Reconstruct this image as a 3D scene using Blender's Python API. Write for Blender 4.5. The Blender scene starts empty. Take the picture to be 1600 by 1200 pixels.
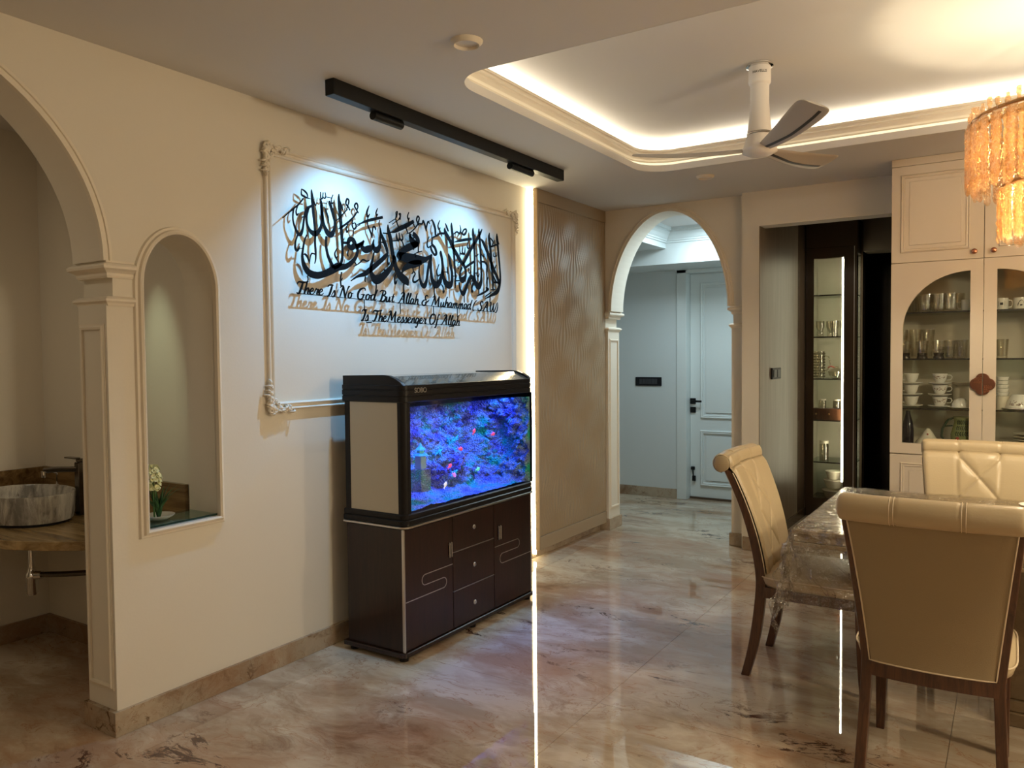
import bpy, bmesh, math, random
from mathutils import Vector, Matrix, noise
random.seed(7)
PI = math.pi
sc = bpy.context.scene
COL = sc.collection

# ------------------------------------------------------------------ camera
yaw, pitch, roll = math.radians(-32.624), math.radians(-2.0502), math.radians(-0.53366)
fwd = Vector((math.sin(yaw)*math.cos(pitch), math.cos(yaw)*math.cos(pitch), math.sin(pitch)))
rt = Vector((math.cos(yaw), -math.sin(yaw), 0))
up = rt.cross(fwd)
r2 = rt*math.cos(roll) + up*math.sin(roll)
u2 = -rt*math.sin(roll) + up*math.cos(roll)
cd = bpy.data.cameras.new('camera'); cam = bpy.data.objects.new('camera', cd); COL.objects.link(cam)
cd.sensor_width = 36; cd.lens = 1224.28/1600*36; cd.clip_start = 0.05
cam.matrix_world = Matrix(((r2.x, u2.x, -fwd.x, 0), (r2.y, u2.y, -fwd.y, 0), (r2.z, u2.z, -fwd.z, 1.5), (0, 0, 0, 1)))
sc.camera = cam

# ------------------------------------------------------------------ world, exposure, lights
w = bpy.data.worlds.new('world'); sc.world = w; w.use_nodes = True
w.node_tree.nodes['Background'].inputs[0].default_value = (1, .8, .6, 1)
w.node_tree.nodes['Background'].inputs[1].default_value = 0.02
sc.view_settings.view_transform = 'Standard'; sc.view_settings.look = 'None'
sc.view_settings.gamma = 1; sc.view_settings.use_curve_mapping = False
sc.view_settings.exposure = 0.0
cy = sc.cycles
cy.use_denoising = True
cy.max_bounces = 10; cy.diffuse_bounces = 5; cy.glossy_bounces = 5; cy.transmission_bounces = 8
cy.transparent_max_bounces = 24; cy.sample_clamp_indirect = 4; cy.caustics_reflective = False; cy.caustics_refractive = False

def area(name, loc, target, sx, sy, power, col, spread=180):
    l = bpy.data.lights.new(name, 'AREA'); l.shape = 'RECTANGLE'; l.size = sx; l.size_y = sy
    l.energy = power; l.color = col; l.spread = math.radians(spread)
    o = bpy.data.objects.new(name, l); COL.objects.link(o); o.location = loc
    o.rotation_euler = (Vector(target)-Vector(loc)).to_track_quat('-Z', 'Y').to_euler()
    return o
def spot(name, loc, target, power, col, ang, blend=.5, rad=.02):
    l = bpy.data.lights.new(name, 'SPOT'); l.energy = power; l.color = col
    l.spot_size = math.radians(ang); l.spot_blend = blend; l.shadow_soft_size = rad
    o = bpy.data.objects.new(name, l); COL.objects.link(o); o.location = loc
    o.rotation_euler = (Vector(target)-Vector(loc)).to_track_quat('-Z', 'Y').to_euler()
    return o
def point(name, loc, power, col, rad=.03):
    l = bpy.data.lights.new(name, 'POINT'); l.energy = power; l.color = col; l.shadow_soft_size = rad
    o = bpy.data.objects.new(name, l); COL.objects.link(o); o.location = loc
    return o
WARM = (1, .82, .56); WW = (1, .84, .60); CW = (.21, .56, 1)
# track light heads, grazing the art wall
spot('track_spot_light', (-2.53, 2.93, 2.60), (-2.99, 3.05, 1.75), 78, CW, 112, 1, .015)
spot('track_spot_light', (-2.53, 4.12, 2.60), (-2.99, 4.0, 1.75), 64, CW, 112, 1, .015)
# corridor ceiling lamp, washroom downlight, then the added fill lights
area('corridor_lamp_light', (-2.25, 6.68, 2.66), (-2.25, 6.68, 0), .5, .5, 22, (.72, .92, 1))
spot('washroom_spot_light', (-3.46, 1.80, 2.66), (-3.40, 2.235, 1.40), 34, (.86, 1, .66), 20, 1, .01)
point('added_fill_lamp_light', (2.1, 2.7, 2.10), 120, (1, .84, .60), .13)  # invented source, added to brighten the left wall
area('added_rear_fill_light', (.6, -1.4, 2.68), (.6, -1.4, 0), .9, .9, 9, (1, .88, .68))  # soft fill added behind the camera
area('added_washroom_fill_light', (-3.85, .5, 2.68), (-3.85, .5, 0), .5, .5, 5.5, (1, .88, .66))  # unseen fill added to lift the dim washroom
# chandelier bulbs
for k in range(5):
    a = 2*PI*k/5
    point('chandelier_bulb_light', (.25+.15*math.cos(a), 4.0+.15*math.sin(a), 2.30), 6, WARM, .025)
point('chandelier_bulb_light', (.25, 4.0, 2.03), 42, WARM, .04)
# lamp inside the aquarium hood
al = area('aquarium_lamp_light', (-2.60, 3.53, 1.262), (-2.60, 3.53, .8), .12, 1.0, 10, (.035, .13, 1.0), 130); al.rotation_euler = (0, math.radians(8), 0)

# ------------------------------------------------------------------ material helpers
def new_mat(name):
    m = bpy.data.materials.new(name); m.use_nodes = True
    return m, m.node_tree, m.node_tree.nodes['Principled BSDF']
def N(t, kind, **kw):
    n = t.nodes.new(kind)
    for k, v in kw.items():
        if k in n.inputs: n.inputs[k].default_value = v
        else: setattr(n, k, v)
    return n
def mat(name, col, rough=.5, metal=0, bump=0, bscale=60, coat=0, emis=None, estr=0, var=0, vscale=3, spec=.5):
    m, t, b = new_mat(name)
    b.inputs['Base Color'].default_value = (*col, 1); b.inputs['Roughness'].default_value = rough
    b.inputs['Metallic'].default_value = metal; b.inputs['Coat Weight'].default_value = coat
    b.inputs['Specular IOR Level'].default_value = spec
    if emis:
        b.inputs['Emission Color'].default_value = (*emis, 1); b.inputs['Emission Strength'].default_value = estr
    tc = N(t, 'ShaderNodeTexCoord')
    if bump:
        n = N(t, 'ShaderNodeTexNoise', Scale=bscale, Detail=4.0)
        bp = N(t, 'ShaderNodeBump', Strength=bump, Distance=.004)
        t.links.new(tc.outputs['Object'], n.inputs['Vector']); t.links.new(n.outputs[0], bp.inputs['Height'])
        t.links.new(bp.outputs[0], b.inputs['Normal'])
    if var:
        n = N(t, 'ShaderNodeTexNoise', Scale=vscale, Detail=3.0)
        mx = N(t, 'ShaderNodeMix'); mx.data_type = 'RGBA'
        mx.inputs[6].default_value = (*[c*(1-var) for c in col], 1); mx.inputs[7].default_value = (*[min(1, c*(1+var)) for c in col], 1)
        t.links.new(tc.outputs['Object'], n.inputs['Vector']); t.links.new(n.outputs[0], mx.inputs[0])
        t.links.new(mx.outputs[2], b.inputs['Base Color'])
    return m
def emat(name, col, s):
    m = bpy.data.materials.new(name); m.use_nodes = True; t = m.node_tree; t.nodes.clear()
    e = N(t, 'ShaderNodeEmission', Strength=s); e.inputs[0].default_value = (*col, 1)
    o = N(t, 'ShaderNodeOutputMaterial'); t.links.new(e.outputs[0], o.inputs[0])
    return m
def thin_glass(name, tint=(.95, .97, .96), ior=1.45, bump=0, bdist=.01, bscale=30, translucent=0, tl_col=(1, .6, .3), grough=.03, extra=0.0):
    m = bpy.data.materials.new(name); m.use_nodes = True; t = m.node_tree; t.nodes.clear()
    tr = N(t, 'ShaderNodeBsdfTransparent'); tr.inputs[0].default_value = (*tint, 1)
    gl = N(t, 'ShaderNodeBsdfGlossy', Roughness=grough)
    fr = N(t, 'ShaderNodeFresnel', IOR=ior)
    ge = N(t, 'ShaderNodeNewGeometry'); mr = N(t, 'ShaderNodeMapRange')   # the same Fresnel on both faces of a thin sheet
    mr.inputs[3].default_value = ior; mr.inputs[4].default_value = 1/ior
    t.links.new(ge.outputs['Backfacing'], mr.inputs[0]); t.links.new(mr.outputs[0], fr.inputs['IOR'])
    mx = N(t, 'ShaderNodeMixShader'); o = N(t, 'ShaderNodeOutputMaterial')
    if extra:
        ad = N(t, 'ShaderNodeMath', operation='ADD'); ad.inputs[1].default_value = extra
        t.links.new(fr.outputs[0], ad.inputs[0]); t.links.new(ad.outputs[0], mx.inputs[0])
    else: t.links.new(fr.outputs[0], mx.inputs[0])
    base = tr.outputs[0]
    if translucent:
        tl = N(t, 'ShaderNodeBsdfTranslucent'); tl.inputs[0].default_value = (*tl_col, 1)
        m2 = N(t, 'ShaderNodeMixShader'); m2.inputs[0].default_value = translucent
        t.links.new(tr.outputs[0], m2.inputs[1]); t.links.new(tl.outputs[0], m2.inputs[2]); base = m2.outputs[0]
    if bump:
        tc = N(t, 'ShaderNodeTexCoord'); n = N(t, 'ShaderNodeTexNoise', Scale=bscale, Detail=3.0)
        bp = N(t, 'ShaderNodeBump', Strength=bump, Distance=bdist)
        t.links.new(tc.outputs['Object'], n.inputs['Vector']); t.links.new(n.outputs[0], bp.inputs['Height'])
        for k in (gl, fr): t.links.new(bp.outputs[0], k.inputs['Normal'])
        if translucent: t.links.new(bp.outputs[0], tl.inputs['Normal'])
    t.links.new(base, mx.inputs[1]); t.links.new(gl.outputs[0], mx.inputs[2]); t.links.new(mx.outputs[0], o.inputs[0])
    return m
def marble(name, base, patch, vein, rough=.07, scale=1.0, vamt=.8, pamt=.6, stretch=(1, 1, 1), spec=.5, light=None, rot=.5):
    m, t, b = new_mat(name)
    b.inputs['Roughness'].default_value = rough; b.inputs['Specular IOR Level'].default_value = spec
    tc = N(t, 'ShaderNodeTexCoord'); mp = N(t, 'ShaderNodeMapping'); mp.inputs['Scale'].default_value = [q*scale for q in stretch]
    mp.inputs['Rotation'].default_value = (0, 0, rot)
    t.links.new(tc.outputs['Object'], mp.inputs[0])
    def noi(sc_, det, rgh, dist, src, col=False):
        n = N(t, 'ShaderNodeTexNoise', Scale=sc_, Detail=det, Roughness=rgh, Distortion=dist); t.links.new(src, n.inputs['Vector']); return n.outputs['Color' if col else 0]
    def vmix(a, c, f):
        x = N(t, 'ShaderNodeMix'); x.data_type = 'VECTOR'; x.inputs[0].default_value = f; t.links.new(a, x.inputs[4]); t.links.new(c, x.inputs[5]); return x.outputs[1]
    P = vmix(mp.outputs[0], noi(.9, 4.0, .6, 0, mp.outputs[0], True), .42)
    def ramp(src, stops):
        r = N(t, 'ShaderNodeValToRGB'); el = r.color_ramp.elements
        while len(el) < len(stops): el.new(.5)
        for e, (q, v) in zip(el, stops): e.position = q; e.color = (v, v, v, 1)
        t.links.new(src, r.inputs[0]); return r.outputs[0]
    def mixc(f, a, c2):
        x = N(t, 'ShaderNodeMix'); x.data_type = 'RGBA'; t.links.new(f, x.inputs[0])
        for s, v in ((6, a), (7, c2)):
            if isinstance(v, tuple): x.inputs[s].default_value = (*v, 1)
            else: t.links.new(v, x.inputs[s])
        return x.outputs[2]
    def mul(a, k):
        x = N(t, 'ShaderNodeMath', operation='MULTIPLY'); t.links.new(a, x.inputs[0])
        if isinstance(k, float): x.inputs[1].default_value = k
        else: t.links.new(k, x.inputs[1])
        return x.outputs[0]
    lt = light or tuple(min(1, c*1.28) for c in base)
    c = mixc(ramp(noi(2.6, 8.0, .62, .3, P), [(.40, 0), (.56, 1)]), base, lt)                       # pale clouds
    c = mixc(mul(ramp(noi(1.15, 8.0, .66, .2, P), [(.47, 0), (.61, 1)]), pamt), c, patch)            # reddish drifts
    c = mixc(mul(ramp(noi(3.2, 6.0, .6, 1.6, P), [(.491, 0), (.5, 1), (.509, 0)]), .80*vamt), c, patch)   # hair veins
    c = mixc(mul(ramp(noi(2.1, 9.0, .72, .5, P), [(.56, 0), (.66, 1)]), .75*vamt), c, tuple(.62*q for q in patch))   # rusty blotches
    g = ramp(noi(.9, 3.0, .5, 0, mp.outputs[0]), [(.49, 0), (.60, 1)])
    fine = ramp(noi(5.5, 10.0, .8, .5, P), [(.565, 0), (.60, 1)])
    c = mixc(mul(mul(fine, g), vamt), c, vein)                                                        # broken dark streaks
    t.links.new(c, b.inputs['Base Color'])
    return m
def woodm(name, c1, c2, rough=.3, scale=1, axis=2, coat=0):
    m, t, b = new_mat(name); b.inputs['Roughness'].default_value = rough; b.inputs['Coat Weight'].default_value = coat
    tc = N(t, 'ShaderNodeTexCoord'); mp = N(t, 'ShaderNodeMapping')
    s = [14*scale]*3; s[axis] = 1.2*scale; mp.inputs['Scale'].default_value = s
    t.links.new(tc.outputs['Object'], mp.inputs[0])
    n = N(t, 'ShaderNodeTexNoise', Scale=3.0, Detail=6.0, Roughness=.65, Distortion=.8); t.links.new(mp.outputs[0], n.inputs['Vector'])
    r = N(t, 'ShaderNodeValToRGB'); r.color_ramp.elements[0].position = .35; r.color_ramp.elements[1].position = .68
    r.color_ramp.elements[0].color = (*c1, 1); r.color_ramp.elements[1].color = (*c2, 1)
    t.links.new(n.outputs[0], r.inputs[0]); t.links.new(r.outputs[0], b.inputs['Base Color'])
    return m

M = {}
M['wall'] = mat('cream_wall_paint', (.72, .67, .58), .85, bump=.08, bscale=90)
M['ceil'] = mat('white_ceiling_paint', (.64, .62, .60), .9, bump=.03)
M['trim'] = mat('cream_moulding_paint', (.76, .69, .58), .6)
M['corr'] = mat('corridor_paint', (.62, .66, .66), .7)
M['doorw'] = mat('white_door_lacquer', (.70, .74, .73), .4)
M['floor'] = marble('beige_marble_floor', (.40, .31, .215), (.35, .19, .105), (.09, .035, .02), .016, 1.45, 1.0, .80, (.72, 1.4, 1), light=(.62, .53, .41), spec=.75, rot=-.25)
M['skirt'] = marble('marble_skirting', (.34, .275, .20), (.26, .14, .07), (.10, .05, .02), .15, 3.0, .9, .75)
M['joint'] = mat('tile_joint', (.24, .19, .15), .6)
M['tablemarble'] = marble('onyx_table_marble', (.27, .21, .13), (.18, .11, .06), (.20, .11, .05), .1, 2.4, .7, .6, (.5, 1.6, 1.6))
M['washmarble'] = marble('grey_streaked_marble', (.42, .40, .36), (.14, .13, .12), (.10, .085, .07), .25, 9.0, .7, .8, (2.2, 2.2, .5))
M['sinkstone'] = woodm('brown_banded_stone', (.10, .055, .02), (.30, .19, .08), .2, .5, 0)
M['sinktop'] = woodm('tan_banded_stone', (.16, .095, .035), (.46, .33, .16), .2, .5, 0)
M['cab'] = mat('pinkish_cream_cabinet_lacquer', (.62, .535, .43), .42)
M['cabin'] = mat('cabinet_interior_beige', (.52, .45, .34), .6)
M['ward'] = mat('taupe_lacquer', (.33, .25, .16), .45)
M['wardedge'] = mat('light_oak_edge', (.55, .40, .24), .5)
M['black'] = mat('black_powder_coat', (.007, .007, .007), .45, spec=.25)
M['blackmet'] = mat('black_lasercut_metal', (.004, .004, .004), .8, spec=.12)
M['blackpl'] = mat('black_plastic', (.009, .008, .009), .34, spec=.25)
M['hoodtop'] = mat('smoked_hood_lid', (.10, .085, .06), .12, coat=.5)
M['creamfilm'] = mat('cream_side_film', (.56, .53, .44), .4, bump=.1, bscale=14)
M['dkwood'] = woodm('dark_wenge_laminate', (.010, .004, .003), (.028, .010, .007), .28, 1.2, 2)
M['silver'] = mat('silver_inlay', (.62, .60, .57), .28, 1)
M['chrome'] = mat('chrome', (.75, .74, .72), .08, 1)
M['darkchrome'] = mat('dark_chrome', (.16, .14, .12), .2, 1)
M['copper'] = mat('copper', (.52, .22, .13), .25, 1)
M['copperd'] = mat('bronze_enamel', (.14, .055, .03), .35, .6)
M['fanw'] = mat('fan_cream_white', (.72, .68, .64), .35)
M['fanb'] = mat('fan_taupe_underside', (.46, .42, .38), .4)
M['fandk'] = mat('fan_brown_inlay', (.018, .01, .008), .35)
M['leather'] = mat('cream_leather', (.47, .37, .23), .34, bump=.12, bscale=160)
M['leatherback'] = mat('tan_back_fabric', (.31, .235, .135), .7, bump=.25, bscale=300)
M['pipe'] = mat('cream_piping', (.66, .54, .38), .5)
M['chairwood'] = woodm('walnut_chair_wood', (.045, .016, .008), (.115, .045, .02), .3, 1.5, 2, coat=.3)
M['glass'] = thin_glass('clear_pane')
M['tankglass'] = thin_glass('tank_pane', (.97, .98, 1))
M['crystal'] = thin_glass('drinking_glass', (.90, .88, .82), 1.5, bump=.2, bscale=50, extra=.07)
M['shelfglass'] = thin_glass('green_edge_glass_top', (.80, .90, .86), 1.5, extra=.05)
M['shelfedge'] = mat('dark_green_glass_edge', (.01, .035, .028), .1)
M['shelfdark'] = mat('dark_shelf_edge', (.012, .008, .006), .2)
M['plastic'] = thin_glass('clear_vinyl_sheet', (.93, .92, .90), 1.45, bump=1.0, bdist=.06, bscale=22, grough=.04, extra=.09)
M['amber'] = thin_glass('amber_crystal', (1, .82, .58), 1.5, bump=1.0, bdist=.03, bscale=95, translucent=.24, tl_col=(1, .66, .34), grough=.05, extra=.16)
M['gold'] = mat('antique_gold_metal', (.45, .25, .10), .3, 1)
M['bulb'] = emat('warm_bulb', (1, .66, .34), 60)
M['cove'] = emat('cove_led', (1, .92, .74), 19)
M['vled'] = emat('vertical_led', (1, .85, .52), 45)
M['kled'] = emat('cabinet_led', (1, .88, .62), 42)
M['porc'] = mat('white_porcelain', (.70, .67, .60), .18)
M['porcmat'] = mat('cream_porcelain', (.62, .56, .44), .25)
M['flower'] = mat('floral_print', (.22, .12, .08), .3)
M['greenjug'] = mat('olive_green_glaze', (.26, .29, .12), .25, var=.3, vscale=14)
M['leafdk'] = mat('dark_leaf_glaze', (.02, .04, .02), .3)
M['redgl'] = mat('red_flower_glaze', (.30, .05, .03), .3)
M['darkglass'] = mat('dark_bottle_glass', (.008, .006, .012), .06)
M['kunit'] = mat('dark_brown_laminate', (.085, .055, .035), .22)
M['kdark'] = mat('unlit_kitchen_black', (.004, .004, .005), .12)  # near-black colour stands in for the darkness of the unlit kitchen
M['kwall'] = woodm('grey_brown_gloss_laminate', (.185, .14, .10), (.25, .195, .14), .42, .35, 2)
M['kbulk'] = mat('kitchen_bulkhead', (.12, .09, .065), .7)
M['mirrorback'] = mat('smoked_mirror_back', (.50, .46, .36), .3, 0, bump=.2, bscale=8)
M['leaf'] = mat('green_leaf', (.035, .10, .02), .45)
M['hyac'] = mat('pale_yellow_blossom', (.74, .74, .42), .6)
M['pot'] = mat('white_dish', (.6, .6, .55), .3)
M['switch'] = mat('black_switch_plate', (.012, .012, .014), .5, spec=.2)
M['switchkey'] = mat('dark_grey_switch_key', (.05, .05, .055), .45, spec=.2)
def rockmat():
    m, t, b = new_mat('aquarium_rock'); b.inputs['Roughness'].default_value = .7
    tc = N(t, 'ShaderNodeTexCoord'); n = N(t, 'ShaderNodeTexNoise', Scale=7.0, Detail=3.0)
    r = N(t, 'ShaderNodeValToRGB'); el = r.color_ramp.elements; el.new(.5); el.new(.6)
    for e, (p, c) in zip(el, ((.34, (.12, .14, .50)), (.45, (.26, .36, .62)), (.54, (.34, .60, .70)), (.66, (.03, .75, .45)))):
        e.position = p; e.color = (*c, 1)
    t.links.new(tc.outputs['Object'], n.inputs['Vector']); t.links.new(n.outputs[0], r.inputs[0]); t.links.new(r.outputs[0], b.inputs['Base Color'])
    n2 = N(t, 'ShaderNodeTexVoronoi', Scale=105.0); bp = N(t, 'ShaderNodeBump', Strength=1.0, Distance=.02); bp.invert = True
    t.links.new(tc.outputs['Object'], n2.inputs['Vector']); t.links.new(n2.outputs[0], bp.inputs['Height']); t.links.new(bp.outputs[0], b.inputs['Normal'])
    return m
M['rock'] = rockmat()

# ------------------------------------------------------------------ mesh helpers
ORG = {}
def catmull(pts, n):
    if len(pts) < 3: return [tuple(p) for p in pts]
    out = []; P = [pts[0]]+list(pts)+[pts[-1]]
    for i in range(1, len(P)-2):
        for k in range(n):
            s = k/n; a, b, c, d = P[i-1], P[i], P[i+1], P[i+2]
            out.append(tuple(.5*((2*b[j])+(c[j]-a[j])*s+(2*a[j]-5*b[j]+4*c[j]-d[j])*s*s+(3*b[j]-a[j]-3*c[j]+d[j])*s**3) for j in range(len(b))))
    out.append(tuple(pts[-1])); return out
WX = lambda x0: (lambda a, b, c: (x0+c, a, b))          # wall facing +x
WY = lambda y0: (lambda a, b, c: (a, y0-c, b))          # wall facing -y
FZ = lambda z0: (lambda a, b, c: (a, b, z0+c))
CZ = lambda z0: (lambda a, b, c: (a, b, z0-c))
class MB:
    def __init__(s): s.v = []; s.f = []; s.mi = []; s.cur = 0
    def add(s, vs, fs):
        o = len(s.v); s.v += [tuple(v) for v in vs]; s.f += [tuple(i+o for i in f) for f in fs]; s.mi += [s.cur]*len(fs); return s
    def box(s, x0, x1, y0, y1, z0, z1):
        return s.add([(x, y, z) for x in (x0, x1) for y in (y0, y1) for z in (z0, z1)],
                     [(0, 1, 3, 2), (4, 6, 7, 5), (0, 4, 5, 1), (2, 3, 7, 6), (0, 2, 6, 4), (1, 5, 7, 3)])
    def bbox(s, x0, x1, y0, y1, z0, z1, b):   # chamfered box
        r = []
        for (d, z) in ((b, z0), (0, z0+b), (0, z1-b), (b, z1)):
            X0, X1, Y0, Y1 = x0+d, x1-d, y0+d, y1-d; c = b
            r.append([(X0+c, Y0, z), (X1-c, Y0, z), (X1, Y0+c, z), (X1, Y1-c, z), (X1-c, Y1, z), (X0+c, Y1, z), (X0, Y1-c, z), (X0, Y0+c, z)])
        return s.loft(r)
    def loft(s, rings, caps=True, closed=True, loop=False):
        n = len(rings[0]); vs = [p for r in rings for p in r]; fs = []
        R = len(rings)
        for i in range(R if loop else R-1):
            for k in range(n if closed else n-1):
                a, b = i*n+k, i*n+(k+1) % n; i2 = (i+1) % R; c, d = i2*n+(k+1) % n, i2*n+k
                fs.append((a, b, c, d))
        if caps and closed and not loop: fs += [tuple(range(n))[::-1], tuple(range((R-1)*n, R*n))]
        return s.add(vs, fs)
    def tube(s, path, r, seg=8, caps=True, flat=1.0, upv=None):
        rings = []; n = len(path); prev = None
        for i in range(n):
            p = Vector(path[i]); t = Vector(path[min(i+1, n-1)])-Vector(path[max(i-1, 0)])
            t = t.normalized() if t.length > 1e-9 else Vector((0, 0, 1))
            ref = Vector(upv) if upv else (prev if prev is not None else (Vector((0, 0, 1)) if abs(t.z) < .9 else Vector((1, 0, 0))))
            a = (ref-t*ref.dot(t))
            if a.length < 1e-5: a = t.orthogonal()
            a.normalize(); b = t.cross(a); prev = a
            rr = r[i] if isinstance(r, (list, tuple)) else r
            rings.append([tuple(p+a*(rr*math.cos(2*PI*k/seg))+b*(rr*flat*math.sin(2*PI*k/seg))) for k in range(seg)])
        return s.loft(rings, caps)
    def lathe(s, prof, c=(0, 0, 0), seg=24, caps=False, axis='z'):
        rings = []
        for r, z in prof:
            ring = []
            for k in range(seg):
                a = 2*PI*k/seg; x, y = r*math.cos(a), r*math.sin(a)
                ring.append({'z': (c[0]+x, c[1]+y, c[2]+z), 'y': (c[0]+x, c[1]+z, c[2]+y), 'x': (c[0]+z, c[1]+x, c[2]+y)}[axis])
            rings.append(ring)
        return s.loft(rings, caps)
    def prism(s, pts, m, c0, c1):
        return s.loft([[m(a, b, c0) for a, b in pts], [m(a, b, c1) for a, b in pts]])
    def sweep(s, path, prof, m, closed=False, side=1):
        n = len(path); rings = []
        for i in range(n):
            p = Vector(path[i][:2])
            if closed: q, r = Vector(path[i-1][:2]), Vector(path[(i+1) % n][:2])
            else: q, r = Vector(path[max(i-1, 0)][:2]), Vector(path[min(i+1, n-1)][:2])
            t1 = (p-q); t2 = (r-p)
            if t1.length < 1e-9: t1 = t2
            if t2.length < 1e-9: t2 = t1
            t1.normalize(); t2.normalize()
            n1 = Vector((t1.y, -t1.x)); n2 = Vector((t2.y, -t2.x)); nn = (n1+n2)
            if nn.length < 1e-6: nn = n1
            nn.normalize(); k = side/max(.35, nn.dot(n1))
            rings.append([m(p.x+nn.x*k*u, p.y+nn.y*k*u, v) for u, v in prof])
        return s.loft(rings, caps=not closed, closed=True, loop=closed)
    def grid(s, fn, nu, nv, loopu=False):
        vs = [fn(i/(nu-(0 if loopu else 1)), j/(nv-1)) for j in range(nv) for i in range(nu)]
        fs = [(j*nu+i, j*nu+(i+1) % nu, (j+1)*nu+(i+1) % nu, (j+1)*nu+i) for j in range(nv-1) for i in range(nu if loopu else nu-1)]
        return s.add(vs, fs)
    def ball(s, c, rx, ry, rz, seg=12, rings=7):
        pr = []
        for j in range(rings+1):
            a = -PI/2+PI*j/rings; pr.append([(c[0]+rx*math.cos(a)*math.cos(2*PI*k/seg), c[1]+ry*math.cos(a)*math.sin(2*PI*k/seg), c[2]+rz*math.sin(a)) for k in range(seg)])
        return s.loft(pr, caps=False)
    def ribbon(s, pts, m, c0, c1):   # pts (a, b, width)
        L = []; R = []; n = len(pts)
        for i in range(n):
            a = pts[max(i-1, 0)]; b = pts[min(i+1, n-1)]; tx, ty = b[0]-a[0], b[1]-a[1]; l = math.hypot(tx, ty) or 1; nx, ny = -ty/l, tx/l
            h = pts[i][2]/2; L.append((pts[i][0]+nx*h, pts[i][1]+ny*h)); R.append((pts[i][0]-nx*h, pts[i][1]-ny*h))
        rings = [[m(*L[i], c0), m(*R[i], c0), m(*R[i], c1), m(*L[i], c1)] for i in range(n)]
        return s.loft(rings)
def build(name, mb, mt, parent=None, smooth=False, bevel=0, label=None, kind=None, recalc=True, autos=None, solid=0):
    me = bpy.data.meshes.new(name)
    org = ORG.get(parent.name, Vector((0, 0, 0))) if parent else Vector((0, 0, 0))
    me.from_pydata([tuple(Vector(v)-org) for v in mb.v], [], mb.f)
    mts = mt if isinstance(mt, (list, tuple)) else [mt]
    for x in mts: me.materials.append(M[x] if isinstance(x, str) else x)
    if len(mts) > 1:
        for p, i in zip(me.polygons, mb.mi): p.material_index = i
    if recalc:
        b = bmesh.new(); b.from_mesh(me); bmesh.ops.remove_doubles(b, verts=b.verts, dist=1e-6)
        bmesh.ops.recalc_face_normals(b, faces=b.faces); b.to_mesh(me); b.free()
    if smooth:
        for p in me.polygons: p.use_smooth = True
        if smooth is not True: 
            try: me.set_sharp_from_angle(angle=math.radians(smooth))
            except Exception: pass
    o = bpy.data.objects.new(name, me); COL.objects.link(o)
    if parent: o.parent = parent; ORG[o.name] = org
    if bevel:
        md = o.modifiers.new('bevel', 'BEVEL'); md.width = bevel; md.segments = 2; md.limit_method = 'ANGLE'; md.angle_limit = .6
    if solid:
        md = o.modifiers.new('solidify', 'SOLIDIFY'); md.thickness = solid
    if label: o['label'] = label
    if kind: o['kind'] = kind
    return o
def tag(o, label, cat, group=None, kind=None):
    o['label'] = label; o['category'] = cat
    if group: o['group'] = group
    if kind: o['kind'] = kind
    return o
def thing(name, label, cat, loc, group=None):
    o = bpy.data.objects.new(name, None); COL.objects.link(o); o.location = loc; ORG[o.name] = Vector(loc); o.empty_display_size = .1
    return tag(o, label, cat, group)
def struct(name, mb, mt, **kw):
    return build(name, mb, mt, kind='structure', **kw)
def lift(o):   # put a one-mesh thing's origin at its base centre
    me = o.data; xs = [v.co for v in me.vertices]
    c = Vector(((min(v.x for v in xs)+max(v.x for v in xs))/2, (min(v.y for v in xs)+max(v.y for v in xs))/2, min(v.z for v in xs)))
    me.transform(Matrix.Translation(-c)); o.location = c; return o
def dup(root, loc, rz=0, label=None, group=None):
    r = root.copy(); COL.objects.link(r); r.location = loc; r.rotation_euler = (0, 0, rz)
    if label: r['label'] = label
    if group: r['group'] = group
    for ch in list(root.children):
        c = ch.copy(); COL.objects.link(c); c.parent = r
        for g in ch.children:
            d = g.copy(); COL.objects.link(d); d.parent = c
    return r
def words3d(text, size, depth):
    cu = bpy.data.curves.new('lettering', 'FONT'); cu.body = text; cu.size = size; cu.extrude = depth; cu.align_x = 'CENTER'
    o = bpy.data.objects.new('lettering', cu); COL.objects.link(o)
    dg = bpy.context.evaluated_depsgraph_get(); me = bpy.data.meshes.new_from_object(o.evaluated_get(dg))
    bpy.data.objects.remove(o); return me
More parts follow.
